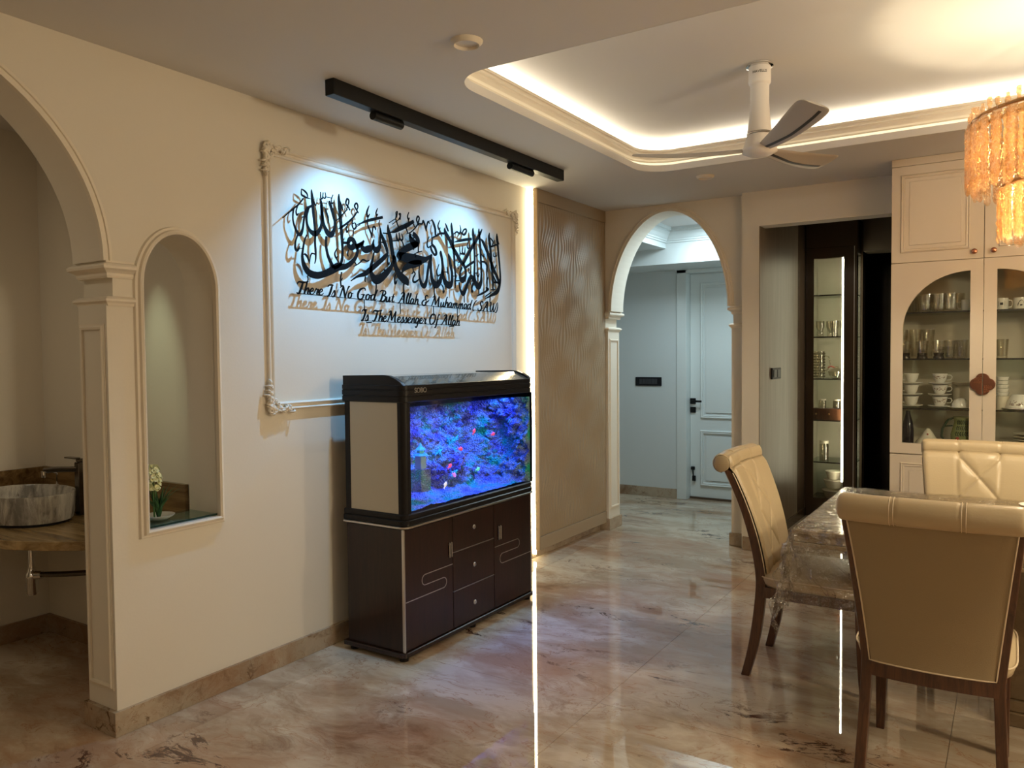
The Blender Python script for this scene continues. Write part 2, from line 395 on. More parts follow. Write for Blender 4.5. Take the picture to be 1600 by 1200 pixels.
CAL = """2593,2170,2 2623,2194,3 2663,2226,5 2694,2250,5 2722,2280,4 2727,2286,3;2716,2330,2 2714,2307,4 2719,2299,6 2741,2293,6 2772,2290,2;2716,2330,2 2736,2322,6 2751,2311,5 2755,2296,3;2689,2242,2 2678,2215,4 2683,2197,5 2693,2208,2;2663,2224,4 2658,2200,5 2658,2166,5 2672,2131,8 2690,2107,12 2706,2109,12 2719,2137,8 2726,2175,7 2736,2214,8 2752,2240,10 2778,2256,7;2759,2241,7 2746,2202,7 2747,2164,8 2765,2133,13 2797,2121,20 2823,2136,15 2842,2167,11 2846,2216,10 2842,2264,7 2840,2301,3;2780,2338,2 2782,2321,8 2785,2291,12 2789,2244,12 2793,2197,9 2798,2149,8 2800,2112,8 2798,2078,8 2801,2030,8 2800,1994,5 2793,1972,2;2785,2291,3 2797,2273,6 2808,2261,2;2842,2302,3 2849,2265,10 2851,2217,11 2860,2175,12 2882,2139,20 2909,2130,22 2929,2155,13 2937,2192,10 2928,2228,11 2912,2270,13 2902,2293,11 2906,2300,2;2869,2263,2 2878,2240,7 2890,2213,6 2890,2184,2;2912,2279,3 2928,2259,2;2841,2336,2 2842,2307,4 2853,2305,4 2859,2337,2;2858,2314,3 2868,2308,4 2876,2320,3 2872,2340,2;2876,2317,2 2916,2318,2;2927,2336,2 2915,2309,3 2919,2290,5 2928,2298,2;2970,2348,2 2968,2325,10 2972,2284,15 2976,2235,15 2981,2186,14 2985,2124,12 2987,2100,11 2988,2050,10 2984,2012,11 2967,1981,12 2922,1960,12;2974,2314,4 2987,2286,7 2997,2268,2;2941,2203,2 2962,2218,3 2986,2238,4 3007,2258,4 3029,2278,4;3048,2274,5 3038,2289,6 3019,2306,6 3028,2332,6 3041,2324,6 3035,2301,4 3022,2276,3;2960,2166,2 2995,2185,7 3038,2214,7 3074,2244,6 3100,2273,4;3111,2270,5 3090,2292,6 3083,2306,6 3098,2320,6 3108,2305,5 3097,2278,3;3034,2203,2 3018,2178,5 3023,2157,6 3033,2170,2;3065,2228,4 3063,2197,5 3076,2180,6 3093,2196,6 3084,2213,4 3066,2208,4;3073,2181,3 3068,2140,3;3093,2196,3 3124,2210,3;2744,2109,4 2727,2074,6 2717,2033,7 2713,1995,10 2724,1956,18 2755,1923,24 2806,1914,25 2858,1926,24 2905,1946,27 2953,1970,30 3009,1977,20 3056,2004,17 3089,2038,14 3101,2075,12 3094,2100,13;2876,2118,8 2872,2074,10 2881,2031,11 2896,1999,13 2923,1962,15;3030,2102,15 3044,2123,18 3067,2122,18 3078,2100,21 3057,2080,21 3036,2088,15 3026,2107,10;2994,2099,9 3026,2101,10;3083,2088,21 3119,2100,16 3151,2127,7;2685,2100,5 2672,2070,5 2668,2039,8 2677,2025,9 2691,2035,6 2697,2047,2;2692,2036,2 2717,2039,2;2726,2014,4 2744,2003,8 2756,1978,3 2759,1968,2;2759,1976,2 2767,2008,3 2778,2021,5 2800,2018,3;2713,2009,2 2729,2012,3;2950,2066,2 2933,2037,5 2941,2016,6 2954,2025,2;2941,2013,3 2961,1993,3;3032,2067,3 3025,2041,5 3031,2032,3;3077,2006,3 3091,1992,3;3069,1983,2 3091,1992,3 3117,2008,4 3140,2025,6 3169,2020,5 3188,2026,4;3046,1904,2 3097,1932,9 3153,1950,18 3191,1974,20 3229,1998,20 3280,2032,18 3320,2062,17 3337,2080,11 3329,2109,15 3310,2144,17 3288,2183,9 3281,2214,3;2742,1908,4 2748,1889,4 2735,1866,4;2980,1945,5 2971,1912,5 2973,1872,5;2985,1915,2 2976,1902,4;3099,2207,2 3137,2221,6 3159,2231,8 3216,2250,11 3302,2275,10;3195,2322,2 3177,2285,8 3182,2260,8 3198,2278,2;3184,2261,4 3180,2221,4 3196,2192,7 3210,2168,6 3214,2150,4;3214,2156,4 3218,2185,4 3225,2212,6 3240,2211,7 3243,2197,3;3262,2318,2 3249,2291,5 3255,2279,6 3263,2288,2;3255,2281,3 3253,2263,3;3101,2096,13 3127,2112,8 3149,2129,2;3146,2119,5 3134,2095,16 3156,2080,24 3186,2088,27 3213,2103,16 3229,2144,3;3225,2123,5 3228,2097,19 3251,2089,25 3272,2108,17 3278,2137,9 3280,2169,8 3279,2214,4 3272,2234,3 3278,2256,2;3287,2136,4 3310,2136,6;3303,2188,3 3343,2190,4;3229,2074,5 3215,2031,10 3200,1985,14 3209,1949,22 3239,1926,36 3286,1941,31 3338,1979,24 3371,2011,17 3388,2045,14;3345,2241,2 3348,2209,15 3363,2166,20 3374,2113,20 3387,2061,20 3393,2062,20 3404,2014,22 3432,1973,30 3469,1949,35 3498,1934,33 3513,1912,3;3367,2201,4 3400,2208,10 3442,2230,18 3509,2259,18 3570,2291,12;3353,2251,2 3410,2282,3;3381,2247,2 3443,2284,3;3410,2282,3 3416,2299,5 3415,2318,4 3427,2323,4 3418,2290,4;3434,2278,3 3449,2301,4 3441,2314,4 3454,2316,4 3449,2282,4;3410,2282,4 3434,2238,5;3528,2336,2 3515,2311,5 3523,2295,7 3532,2305,2;3523,2295,4 3525,2275,4;3492,2256,5 3515,2216,5;3561,2281,4 3578,2257,4;3500,2208,2 3543,2224,4 3583,2254,5 3609,2280,6;3609,2278,6 3596,2303,6 3608,2324,7 3621,2315,6 3612,2288,6 3619,2270,2;3614,2282,6 3647,2287,7 3657,2306,6 3674,2280,8 3685,2246,3;3685,2250,3 3690,2279,6 3704,2307,6 3718,2296,4;3709,2310,3 3741,2318,3;3737,2326,3 3755,2305,11 3770,2273,11 3772,2234,7;3414,2202,2 3419,2173,8 3432,2162,8 3443,2178,6 3439,2208,2;3445,2176,6 3457,2166,8 3470,2179,6 3461,2205,2;3379,2153,3 3420,2160,5;3461,2167,4 3481,2135,4;3541,2215,15 3534,2197,13 3550,2169,24 3576,2155,27 3605,2178,25 3592,2202,21 3560,2217,21;3530,2202,9 3553,2189,9 3581,2175,9;3609,2167,12 3580,2156,27 3528,2136,30 3481,2114,27 3447,2092,26 3436,2071,32 3447,2075,32 3493,2072,39 3579,2069,43 3654,2075,28 3695,2089,16 3737,2113,7;3636,2058,19 3578,2044,31 3526,2031,27 3491,2014,21 3470,1998,14 3455,1975,3;3566,2098,2 3606,2114,4 3643,2125,4;3580,2103,4 3583,2081,4;3609,2156,5 3608,2117,5;3558,2142,6 3567,2123,2;3407,1971,3 3394,1948,5 3399,1916,10 3415,1934,2;3347,2072,2 3338,2043,5 3343,2019,7 3354,2031,2;3556,2022,4 3561,1998,4;3546,1982,3 3563,1995,5 3577,1985,5 3559,1961,6 3558,1940,9 3580,1939,8 3616,1959,4;3241,1910,5 3240,1873,5 3221,1817,5;3472,1919,6 3471,1836,6;3754,1919,5 3755,1864,5;3158,1937,4 3154,1919,5 3157,1906,4;3617,2036,4 3612,1999,7 3620,1960,11 3637,1928,17 3662,1922,22 3681,1954,14 3694,2006,13 3708,2059,13 3723,2097,7;3730,2104,10 3724,2037,13 3727,1999,15 3737,1960,21 3767,1935,31 3803,1950,25 3826,1990,17 3840,2038,15 3834,2096,14 3821,2136,14 3816,2141,3;3838,2032,10 3849,1986,17 3868,1955,27 3907,1942,30 3932,1966,19 3934,2017,16 3919,2075,16 3908,2112,14 3898,2135,3;3805,2064,2 3781,2018,5 3792,1992,8 3818,2004,2;3790,1993,3 3786,1946,4;3884,2054,2 3889,2028,6 3894,2009,5;3850,2020,3 3889,2022,4;3824,1943,3 3843,1924,5 3842,1890,7 3857,1907,2;3711,2219,2 3691,2177,6 3701,2152,6 3738,2171,4;3743,2212,5 3738,2177,11 3766,2157,13 3779,2126,13 3760,2116,10 3733,2139,11 3726,2164,8;3734,2212,4 3786,2234,8 3818,2250,8 3859,2256,10;3817,2330,2 3799,2296,6 3809,2274,7 3821,2287,2;3810,2277,4 3813,2250,4;3774,2281,3 3775,2235,6;3862,2289,3 3873,2262,19 3914,2222,19 3943,2184,19 3987,2141,19 4032,2097,19 4058,2082,17 4078,2050,14 4077,2010,15 4043,1985,28 4018,1999,15 4021,2033,10 4042,2065,8;3873,2320,2 3886,2299,9 3903,2274,7;3936,2333,2 3935,2308,13 3944,2256,16 3948,2197,16 3958,2138,13 3961,2079,12 3968,2019,10 3969,1959,8 3966,1928,2;4268,2335,4 4242,2299,13 4198,2250,15 4138,2187,15 4063,2100,15 4055,2087,14;4024,2330,2 4031,2297,6 4015,2277,7 3990,2282,7 3959,2265,4;4030,2285,6 4066,2274,10 4090,2295,9 4088,2312,8 4064,2304,6 4046,2280,6;3961,2215,2 4004,2226,9 4065,2241,13 4150,2257,12;4167,2331,2 4165,2305,15 4171,2265,17 4175,2222,14 4180,2161,12 4180,2099,12 4176,2037,13 4183,1987,20 4218,1956,31 4248,1983,21 4255,2027,13 4253,2106,13 4247,2190,13 4246,2206,13 4239,2274,14 4232,2310,13 4233,2334,2;4017,2199,2 4022,2157,5 4043,2153,6 4047,2203,2;4048,2160,5 4069,2156,6 4078,2199,2;4112,2240,2 4100,2205,6 4111,2192,6 4129,2202,2;4064,2155,2 4095,2128,2;4017,2150,3 4020,2135,3;4081,2068,10 4124,2091,11 4169,2112,10;4253,2269,5 4280,2250,16 4313,2210,17 4346,2169,19 4374,2124,21 4383,2108,21 4411,2069,19 4448,2027,18 4465,1989,13;4355,2323,2 4349,2290,16 4359,2243,17 4369,2181,17 4372,2117,17 4385,2054,14 4390,1990,13 4389,1939,4;4444,2329,2 4445,2298,18 4452,2254,15 4462,2190,13 4476,2094,12 4480,2029,14 4468,1976,18 4438,1935,22 4368,1907,11 4291,1878,2;4452,2286,7 4471,2259,2;4365,2289,5 4397,2267,7 4387,2245,4;4417,2282,4 4422,2254,4;4359,2229,8 4437,2252,8;4404,2197,2 4401,2173,4 4424,2172,5 4421,2199,2;4424,2177,4 4441,2178,4 4439,2201,2;4433,2116,5 4417,2092,5;4393,2042,7 4428,2003,8 4463,1995,5;4393,1997,5 4433,1997,8;4259,2121,7 4293,2122,10 4320,2103,11 4317,2055,9 4320,2017,7 4318,1991,10 4318,1959,7 4309,1933,7;4336,2028,2 4320,2004,6;4306,1955,6 4334,1946,10 4312,1935,6;4200,1892,3 4267,1915,10 4326,1938,7;4300,1896,5 4368,1928,5;4007,1968,6 4017,1927,10 4048,1898,20 4073,1924,18 4100,1969,16 4127,2005,18 4151,2011,20 4164,1980,13 4147,1948,11 4147,1918,12 4159,1928,2;4223,1940,6 4225,1906,4;3753,1921,5 3756,1866,5;4060,1896,5 4061,1843,4;4357,1911,5 4350,1861,5;3972,2005,4 3947,2002,3;3977,1975,4 4012,1978,4;4181,2040,4 4214,2043,4;4223,2072,2 4203,2039,5 4219,2020,7 4231,2041,2;4189,2153,4 4205,2154,5 4224,2169,2;4260,2171,4 4282,2156,7 4288,2175,3;4113,2068,2 4115,2038,5 4131,2039,4 4128,2057,2;3994,2061,5 4004,2052,5;4021,2148,5 4067,2152,6"""

# ================================================================== ROOM SHELL
XL, CZH, YA, YB = -2.992, 2.715, 6.06, 5.98
def arc(c, z0, a, b, n=40, ex=2.0, t0=0, t1=PI):
    out = []
    for i in range(n+1):
        t = t0+(t1-t0)*i/n; ct, st = math.cos(t), math.sin(t)
        out.append((c+a*math.copysign(abs(ct)**(2/ex), ct), z0+b*abs(st)**(2/ex)))
    return out
# floor: base slab and large marble slabs laid on it, hairline joints
struct('floor', MB().box(-4.7, 2.8, -2.7, 8.9, -.08, -.004), 'joint')
floor = bpy.data.objects['floor']; ORG['floor'] = Vector((0, 0, 0))
xs = [-4.7, -4.09, -2.79, -1.49, -.19, 1.11, 2.41, 2.8]; ys = [-2.7, -1.2, .9, 3.0, 5.1, 7.2, 8.9]
for i in range(len(xs)-1):
    for j in range(len(ys)-1):
        g = .0009
        build('floor_tile', MB().box(xs[i]+g, xs[i+1]-g, ys[j]+g, ys[j+1]-g, -.02, 0), 'floor', floor)
# left wall with the big arch and the niche window
A1 = arc(.817, 1.885, .90, .77, 48)            # from right springing to left
NA = arc(2.05, 1.80, .17, .225, 24)
mb = MB()
o = [(-2.5, 0), (-.101, 0), (-.101, 1.885)]+A1[::-1]+[(1.763, 1.885), (1.763, 1.72), (1.735, 1.72), (1.735, 0), (2.05, 0), (2.05, .80), (1.88, .80)]
o += NA[12:][::-1]+[(2.05, CZH), (-2.5, CZH)]
mb.prism(o, WX(XL), -.2, 0)
o = [(2.05, 0), (6.28, 0), (6.28, CZH), (2.05, CZH)]+NA[:13][::-1]+[(2.22, .80), (2.05, .80)]
mb.prism(o, WX(XL), -.2, 0)
struct('wall_left', mb, 'wall')
# far wall with the corridor arch, and the prouder wall round the kitchen opening
A2 = arc(-2.37, 1.87, .495, .785, 44, 1.94)
mb = MB()
o = [(-2.992, 0), (-2.905, 0), (-2.905, 1.72), (-2.93, 1.72), (-2.93, 1.87)]+A2[::-1]+[(-1.835, 1.87), (-1.835, 1.72), (-1.848, 1.72), (-1.848, 0), (-1.745, 0), (-1.745, CZH), (-2.992, CZH)]
mb.prism(o, WY(YA), -.22, 0)
struct('wall_far', mb, 'wall')
mb = MB()
mb.prism([(-1.745, 0), (-1.617, 0), (-1.617, 2.456), (-.60, 2.456), (-.60, 0), (.36, 0), (.36, CZH), (-1.745, CZH)], WY(YB), -.15, 0)
struct('wall_kitchen_opening', mb, 'wall')
struct('wall_far_right', MB().box(.36, 2.8, 5.98, 6.13, 0, CZH), 'wall')
struct('wall_right', MB().box(2.6, 2.75, -2.5, 5.98, 0, CZH), 'wall')
struct('wall_behind', MB().box(-4.7, 2.75, -2.65, -2.5, 0, 2.8), 'wall')
# washroom shell
struct('wall_washroom_side', MB().box(-4.64, -4.49, -2.5, 2.385, 0, 2.8), 'wall')
struct('wall_washroom_end', MB().box(-4.49, -3.192, 2.235, 2.385, 0, 2.8), 'wall')
struct('ceiling_washroom', MB().box(-4.64, -3.192, -2.5, 2.385, CZH, 2.8), 'ceil')
# corridor shell
struct('wall_corridor_left', MB().box(-4.35, -4.2, 6.28, 7.95, 0, 2.8), 'corr')
struct('wall_corridor_right', MB().box(-1.765, -1.645, 6.28, 8.1, 0, CZH), ['corr'])
mb = MB(); mb.prism([(-4.2, 0), (-2.931, 0), (-2.931, 2.366), (-1.765, 2.366), (-1.765, 2.75), (-4.2, 2.75)], WY(7.75), -.2, 0)
struct('wall_corridor_end', mb, 'corr')
struct('ceiling_corridor', MB().box(-4.2, -1.765, 6.28, 7.95, 2.70, 2.8), 'ceil')
struct('ceiling_corridor_soffit', MB().box(-4.2, -2.82, 6.28, 7.159, 2.513, 2.70), 'corr')
struct('ceiling_corridor_beam', MB().box(-4.2, -1.765, 7.159, 7.75, 2.366, 2.70), 'corr')
crown = [(0, 0), (.012, 0), (.012, .014), (.022, .02), (.022, .03), (.036, .045), (.05, .065), (.075, .09), (.075, .104), (.09, .11), (.09, .135), (0, .135)]
mb = MB(); prof = [(u, v) for u, v in crown]
mb.sweep([(-2.82, 6.28), (-2.82, 7.159), (-1.765, 7.159)], [(u, v) for u, v in prof], lambda a, b, c: (a, b, 2.565+c))
struct('trim_corridor_crown', mb, 'corr')
# ceiling with the rounded tray
def rrect(x0, x1, y0, y1, r, n=12):
    out = []
    for cx, cy_, a0 in ((x1-r, y1-r, 0), (x0+r, y1-r, 90), (x0+r, y0+r, 180), (x1-r, y0+r, 270)):
        for k in range(n+1):
            a = math.radians(a0+90*k/n); out.append((cx+r*math.cos(a), cy_+r*math.sin(a)))
    return out
TX0, TX1, TY0, TY1 = -2.105, 1.35, 2.775, 4.985
R0 = rrect(TX0, TX1, TY0, TY1, .20)
def offs(d): return rrect(TX0-d, TX1+d, TY0-d, TY1+d, .20+d)
ox0, ox1, oy0, oy1 = -3.0, 2.75, -2.6, 6.15
mb = MB().box(ox0, TX0, oy0, oy1, CZH, CZH+.03).box(TX1, ox1, oy0, oy1, CZH, CZH+.03).box(TX0, TX1, oy0, TY0, CZH, CZH+.03).box(TX0, TX1, TY1, oy1, CZH, CZH+.03)
for k_, (x_, y_) in enumerate(((TX1, TY1), (TX0, TY1), (TX0, TY0), (TX1, TY0))):
    mb.prism([(x_, y_)]+R0[k_*13:(k_+1)*13], FZ(0), CZH, CZH+.03)
RI0 = offs(-.0015)
mb.loft([[(x, y, CZH) for x, y in RI0], [(x, y, CZH+.042) for x, y in RI0],
         [(x, y, CZH+.044) for x, y in offs(.03)], [(x, y, CZH+.034) for x, y in offs(.05)]], caps=False)
ceil = struct('ceiling', mb, 'ceil')
mb = MB().box(TX0-.5, TX1+.5, TY0-.5, TY1+.5, 2.935, 2.98)
mb.loft([[(x, y, 2.76) for x, y in offs(.16)], [(x, y, 2.94) for x, y in offs(.16)]], caps=False)
struct('ceiling_tray', mb, 'ceil')
# crown moulding standing off the tray wall, its LED strip hidden on top
cv = [(.05, .034), (.052, .05), (.046, .062), (.038, .066), (.038, .074), (.028, .084), (.02, .1), (.018, .112), (.008, .116), (.008, .126), (.0, .13), (-.002, .142), (.018, .144), (.16, .146)]
mb = MB(); mb.loft([[(x, y, CZH+z) for x, y in offs(d)] for d, z in cv], caps=False)
struct('trim_tray_crown', mb, 'trim')
mb = MB(); P0, P1 = offs(.09), offs(.125)
for seg in ([(x, y) for x, y in P0],):
    mb.loft([[(x, y, CZH+.150) for x, y in P0], [(x, y, CZH+.160) for x, y in P0], [(x, y, CZH+.160) for x, y in P1], [(x, y, CZH+.150) for x, y in P1]], caps=False)
st = build('cove_light_strip', mb, 'cove'); tag(st, 'warm white light strip hidden above the ceiling tray moulding', 'light strip')
mb = MB(); P0, P1 = offs(.036), offs(.046)
mb.loft([[(x, y, CZH+.0445) for x, y in P0], [(x, y, CZH+.047) for x, y in P0], [(x, y, CZH+.047) for x, y in P1], [(x, y, CZH+.0445) for x, y in P1]], caps=False)
M['cove2'] = emat('cove_lower_led', (1, .90, .66), 5.0)
st = build('cove_light_strip', mb, 'cove2'); tag(st, 'warm white light strip in the ledge below the ceiling tray moulding', 'light strip')

# ---------------- mouldings round the arches and the niche
trimp = [(0, 0), (0, .022), (.012, .022), (.014, .014), (.024, .014), (.026, .020), (.034, .018), (.036, .006), (.046, .004), (.048, 0)]
mb = MB(); mb.sweep(A1, trimp, WX(XL), side=1); struct('trim_arch_left', mb, 'trim')
path = arc(2.05, 1.80, .17, .225, 28)
path = [(1.88, .80)]+path[::-1]+[(2.22, .80)]
nt = [(0, -.002), (0, .024), (.008, .030), (.016, .026), (.020, .014), (.030, .012), (.034, 0)]
mb = MB(); mb.sweep(path, nt, WX(XL), closed=True, side=-1); tr = struct('trim_niche', mb, 'trim')
mb = MB(); mb.sweep(A2, trimp[:], WY(YA), side=1); struct('trim_arch_corridor', mb, 'trim')
# capitals (imposts): stacked layers wrapped round the jamb
def impost(mb, f, z0, prof):      # f(out, z) -> ring of 4 points
    mb.loft([f(d, z0+z) for d, z in prof])
capA = [(0, 0), (.006, 0), (.010, .008), (.010, .018), (.020, .026), (.034, .034), (.036, .044), (.030, .052), (.016, .058), (.016, .066), (0, .066)]
capB = [(0, 0), (.008, 0), (.012, .010), (.022, .018), (.022, .026), (.012, .034), (.0, .038)]
def fl_(d, z): return [(-2.992+d, 1.745-d, z), (-2.992+d, 1.846, z), (-3.192-d, 1.846, z), (-3.192-d, 1.745-d, z)]
mb = MB(); impost(mb, fl_, 1.822, capA); impost(mb, fl_, 1.712, capB); struct('trim_impost_left', mb, 'trim')
mb = MB()
impost(mb, lambda d, z: [(-2.97, YA-d, z), (-2.905+d, YA-d, z), (-2.905+d, YA+.22+d, z), (-2.97, YA+.22+d, z)], 1.806, capA)
impost(mb, lambda d, z: [(-2.97, YA-d, z), (-2.91+d, YA-d, z), (-2.91+d, YA+.22+d, z), (-2.97, YA+.22+d, z)], 1.70, capB)
struct('trim_impost_corridor_left', mb, 'trim')
mb = MB()
impost(mb, lambda d, z: [(-1.838-d, YA-d, z), (-1.746, YA-d, z), (-1.746, YA+.22+d, z), (-1.838-d, YA+.22+d, z)], 1.806, capA)
impost(mb, lambda d, z: [(-1.844-d, YA-d, z), (-1.746, YA-d, z), (-1.746, YA+.22+d, z), (-1.844-d, YA+.22+d, z)], 1.70, capB)
struct('trim_impost_corridor_right', mb, 'trim')
# recessed-look panels on the jambs
pp = [(0, 0), (0, .008), (.010, .010), (.016, .004), (.022, .004), (.022, 0)]
rect = lambda a0, a1, b0, b1: [(a0, b0), (a1, b0), (a1, b1), (a0, b1)]
mb = MB(); mb.sweep(rect(-3.16, -3.03, .20, 1.62), pp, WY(1.735), closed=True); struct('trim_jamb_left', mb, 'trim')
mb = MB(); mb.sweep(rect(6.10, 6.24, .20, 1.62), pp, WX(-2.905), closed=True); struct('trim_jamb_corridor', mb, 'trim')
# ---------------- marble skirtings
sk = lambda x0, x1, y0, y1: MB().bbox(x0, x1, y0, y1, 0, .10, .0015)
struct('baseboard_left', sk(XL-.002, XL+.014, 1.718, 4.93), 'skirt')
struct('baseboard_arch_jamb', sk(-3.205, XL-.0022, 1.718, 1.738), 'skirt')
struct('baseboard_left_rear', sk(XL-.002, XL+.012, 4.93, 6.06), 'skirt')
struct('baseboard_washroom_side', sk(-4.49, -4.476, -2.4, 2.235), 'skirt')
struct('baseboard_washroom_end', sk(-4.49, -3.20, 2.221, 2.235), 'skirt')
struct('baseboard_far_left', sk(-2.98, -2.890, YA-.014, YA+.232), 'skirt')
struct('baseboard_far_right', sk(-1.863, -1.750, YA-.014, YA+.232), 'skirt')
struct('baseboard_kitchen_opening', sk(-1.735, -1.603, YB-.014, YB+.0), 'skirt')
struct('baseboard_corridor_end', sk(-4.2, -2.931, 7.736, 7.75), 'skirt')
struct('baseboard_kitchen_side', MB().box(-1.617, -1.605, 5.98, 7.53, 0, .075), 'kunit')

# ---------------- corridor door
dm = [(0, 0), (0, .012), (.010, .018), (.020, .012), (.028, .014), (.034, .004), (.034, 0)]
door = struct('door_1', MB().box(-2.825, -1.95, 7.85, 7.89, .022, 2.325), 'doorw'); ORG['door_1'] = Vector((0, 0, 0))
mb = MB().box(-2.931, -2.828, 7.735, 7.95, 0, 2.366).box(-1.95, -1.85, 7.735, 7.95, 0, 2.366).box(-2.931, -1.85, 7.735, 7.95, 2.328, 2.366)
build('door_frame', mb, 'doorw', door, bevel=.004)
for n_, (z0, z1) in (('upper_panel', (.84, 2.233)), ('lower_panel', (.14, .715))):
    mb = MB(); mb.sweep(rect(-2.715, -2.06, z0, z1), dm, WY(7.85), closed=True, side=-1); mb.bbox(-2.66, -2.115, 7.842, 7.852, z0+.055, z1-.055, .004)
    build(n_, mb, 'doorw', door)
mb = MB().bbox(-2.825, -2.765, 7.838, 7.85, .985, 1.045, .003); mb.tube([(-2.795, 7.84, 1.015), (-2.795, 7.80, 1.015)], .010); mb.bbox(-2.80, -2.688, 7.792, 7.804, 1.005, 1.026, .003)
build('handle', mb, 'black', door, label='black lever handle on a square plate')
build('lock', MB().bbox(-2.822, -2.765, 7.836, 7.85, .895, .955, .003), 'black', door)
mb = MB().bbox(-2.815, -2.775, 7.83, 7.85, .30, .335, .004).bbox(-2.80, -2.765, 7.825, 7.85, .185, .24, .004); mb.tube([(-2.797, 7.835, .32), (-2.785, 7.835, .2)], .007)
build('floor_bolt', mb, 'black', door)
build('threshold', MB().box(-2.828, -1.95, 7.835, 7.90, 0, .021), 'kunit', door)
sw = thing('switch_plate', 'long black switch plate on the corridor wall beside the white door', 'switch', (-3.245, 7.75, 1.173))
build('plate', MB().bbox(-3.392, -3.099, 7.738, 7.75, 1.172, 1.264, .003), 'switch', sw)
for k in range(6): build('key', MB().bbox(-3.345+k*.034, -3.314+k*.034, 7.733, 7.739, 1.19, 1.246, .002), 'switchkey', sw)

# ---------------- kitchen beyond the opening
struct('wall_kitchen_left', MB().box(-1.64, -1.617, 6.13, 7.24, 0, CZH).box(-1.64, -1.612, 5.985, 6.13, 0, 2.456), 'kwall')
struct('wall_kitchen_left_rear', MB().box(-1.64, -1.617, 7.245, 7.54, 0, CZH), 'kunit')
struct('ceiling_kitchen', MB().box(-1.75, 1.0, 6.13, 8.9, CZH, 2.8), 'kbulk')
struct('wall_kitchen_rear', MB().box(-1.75, 1.0, 8.6, 8.75, 0, 2.8), 'kdark')
struct('wall_kitchen_right', MB().box(.2, .35, 6.13, 8.6, 0, 2.8), 'kdark')
struct('ceiling_kitchen_bulkhead', MB().box(-1.16, .2, 7.75, 8.0, 2.42, CZH), 'kbulk')
sw = thing('switch_plate', 'small square black switch plate on the shiny kitchen side wall', 'switch', (XL, 0, 0)); sw.location = (-1.617, 6.47, 1.30); ORG[sw.name] = Vector(sw.location)
build('plate', MB().bbox(-1.618, -1.604, 6.33, 6.60, 1.295, 1.385, .003), 'switch', sw)
for k in range(2): build('key', MB().bbox(-1.604, -1.599, 6.36+k*.11, 6.45+k*.11, 1.31, 1.37, .002), 'switchkey', sw)

# ================================================================== AQUARIUM CABINET AND TANK
def rr2(x0, x1, y0, y1, r, n=6):   # outline, front (x1) corners rounded
    out = [(x0, y0)]
    for cx, cy_, a0 in ((x1-r, y0+r, -90), (x1-r, y1-r, 0)):
        for k in range(n+1):
            a = math.radians(a0+90*k/n); out.append((cx+r*math.cos(a), cy_+r*math.sin(a)))
    return out+[(x0, y1)]
ac = thing('aquarium_cabinet', 'dark wenge wooden cabinet with chrome inlay carrying the aquarium', 'cabinet', (-2.69, 3.51, 0))
x0, x1, y0, y1 = -2.875, -2.505, 2.905, 4.10
build('body', MB().bbox(x0, x1, y0, y1, .045, .655, .002), 'dkwood', ac)
mb = MB(); mb.loft([[(x, y, z) for x, y in rr2(x0-.015-d, x1+.02-d, y0-.018+d, y1+.02-d, .03)] for z, d in ((.022, .004), (.025, 0), (.043, 0), (.046, .004))])
build('base_plate', mb, 'dkwood', ac)
for px, py in ((-2.52, 2.925), (-2.52, 4.08), (-2.85, 2.925), (-2.85, 4.08), (-2.52, 3.5)):
    build('foot', MB().lathe([(0, 0), (.022, 0), (.024, .018), (.024, .022), (0, .022)], (px, py, 0), 14), 'blackpl', ac)
doors = []
for nm, a, b, z0, z1 in (('door', 2.912, 3.298, .052, .650), ('door', 3.694, 4.094, .052, .650), ('drawer', 3.303, 3.689, .461, .650), ('drawer', 3.303, 3.689, .251, .455), ('drawer', 3.303, 3.689, .052, .245)):
    doors.append(build(nm, MB().bbox(x1-.002, x1+.010, a, b, z0, z1, .0015), 'dkwood', ac))
W9 = WX(x1+.010)
def inlay(pts, parent, wd=.0042):
    p = catmull([(a, b, wd) for a, b in pts], 6)
    build('inlay_line', MB().ribbon(p, W9, -.001, .0012), 'silver', parent)
def capcurve(L):   # straight runs joined by half-round turns
    return L
def scurve(y_a, y_b, yl, yr, zb, zm, zt, mirror=False):
    pts = []; r1 = (zm-zb)/2; r2_ = (zt-zm)/2
    if not mirror:
        pts += [(y_a, zb), (yr-r1, zb)]+[(yr-r1+r1*math.sin(t), zb+r1-r1*math.cos(t)) for t in [PI*k/10 for k in range(1, 10)]]+[(yr-r1, zm), (yl+r2_, zm)]
        pts += [(yl+r2_-r2_*math.sin(t), zm+r2_-r2_*math.cos(t)) for t in [PI*k/10 for k in range(1, 10)]]+[(yl+r2_, zt), (y_b, zt)]
    else:
        pts += [(y_a, zt), (yr-r2_, zt)]+[(yr-r2_+r2_*math.sin(t), zt-r2_+r2_*math.cos(t)) for t in [PI*k/10 for k in range(1, 10)]]+[(yr-r2_, zm), (yl+r1, zm)]
        pts += [(yl+r1-r1*math.sin(t), zm-r1+r1*math.cos(t)) for t in [PI*k/10 for k in range(1, 10)]]+[(yl+r1, zb), (y_b, zb)]
    return pts
def inl(pts, parent): build('inlay_line', MB().ribbon([(a, b, .0042) for a, b in pts], W9, -.001, .0014), 'silver', parent)
inl(scurve(2.914, 3.296, 3.040, 3.242, .294, .347, .400), doors[0])
inl(scurve(3.698, 4.092, 3.750, 3.963, .296, .353, .404, True), doors[1])
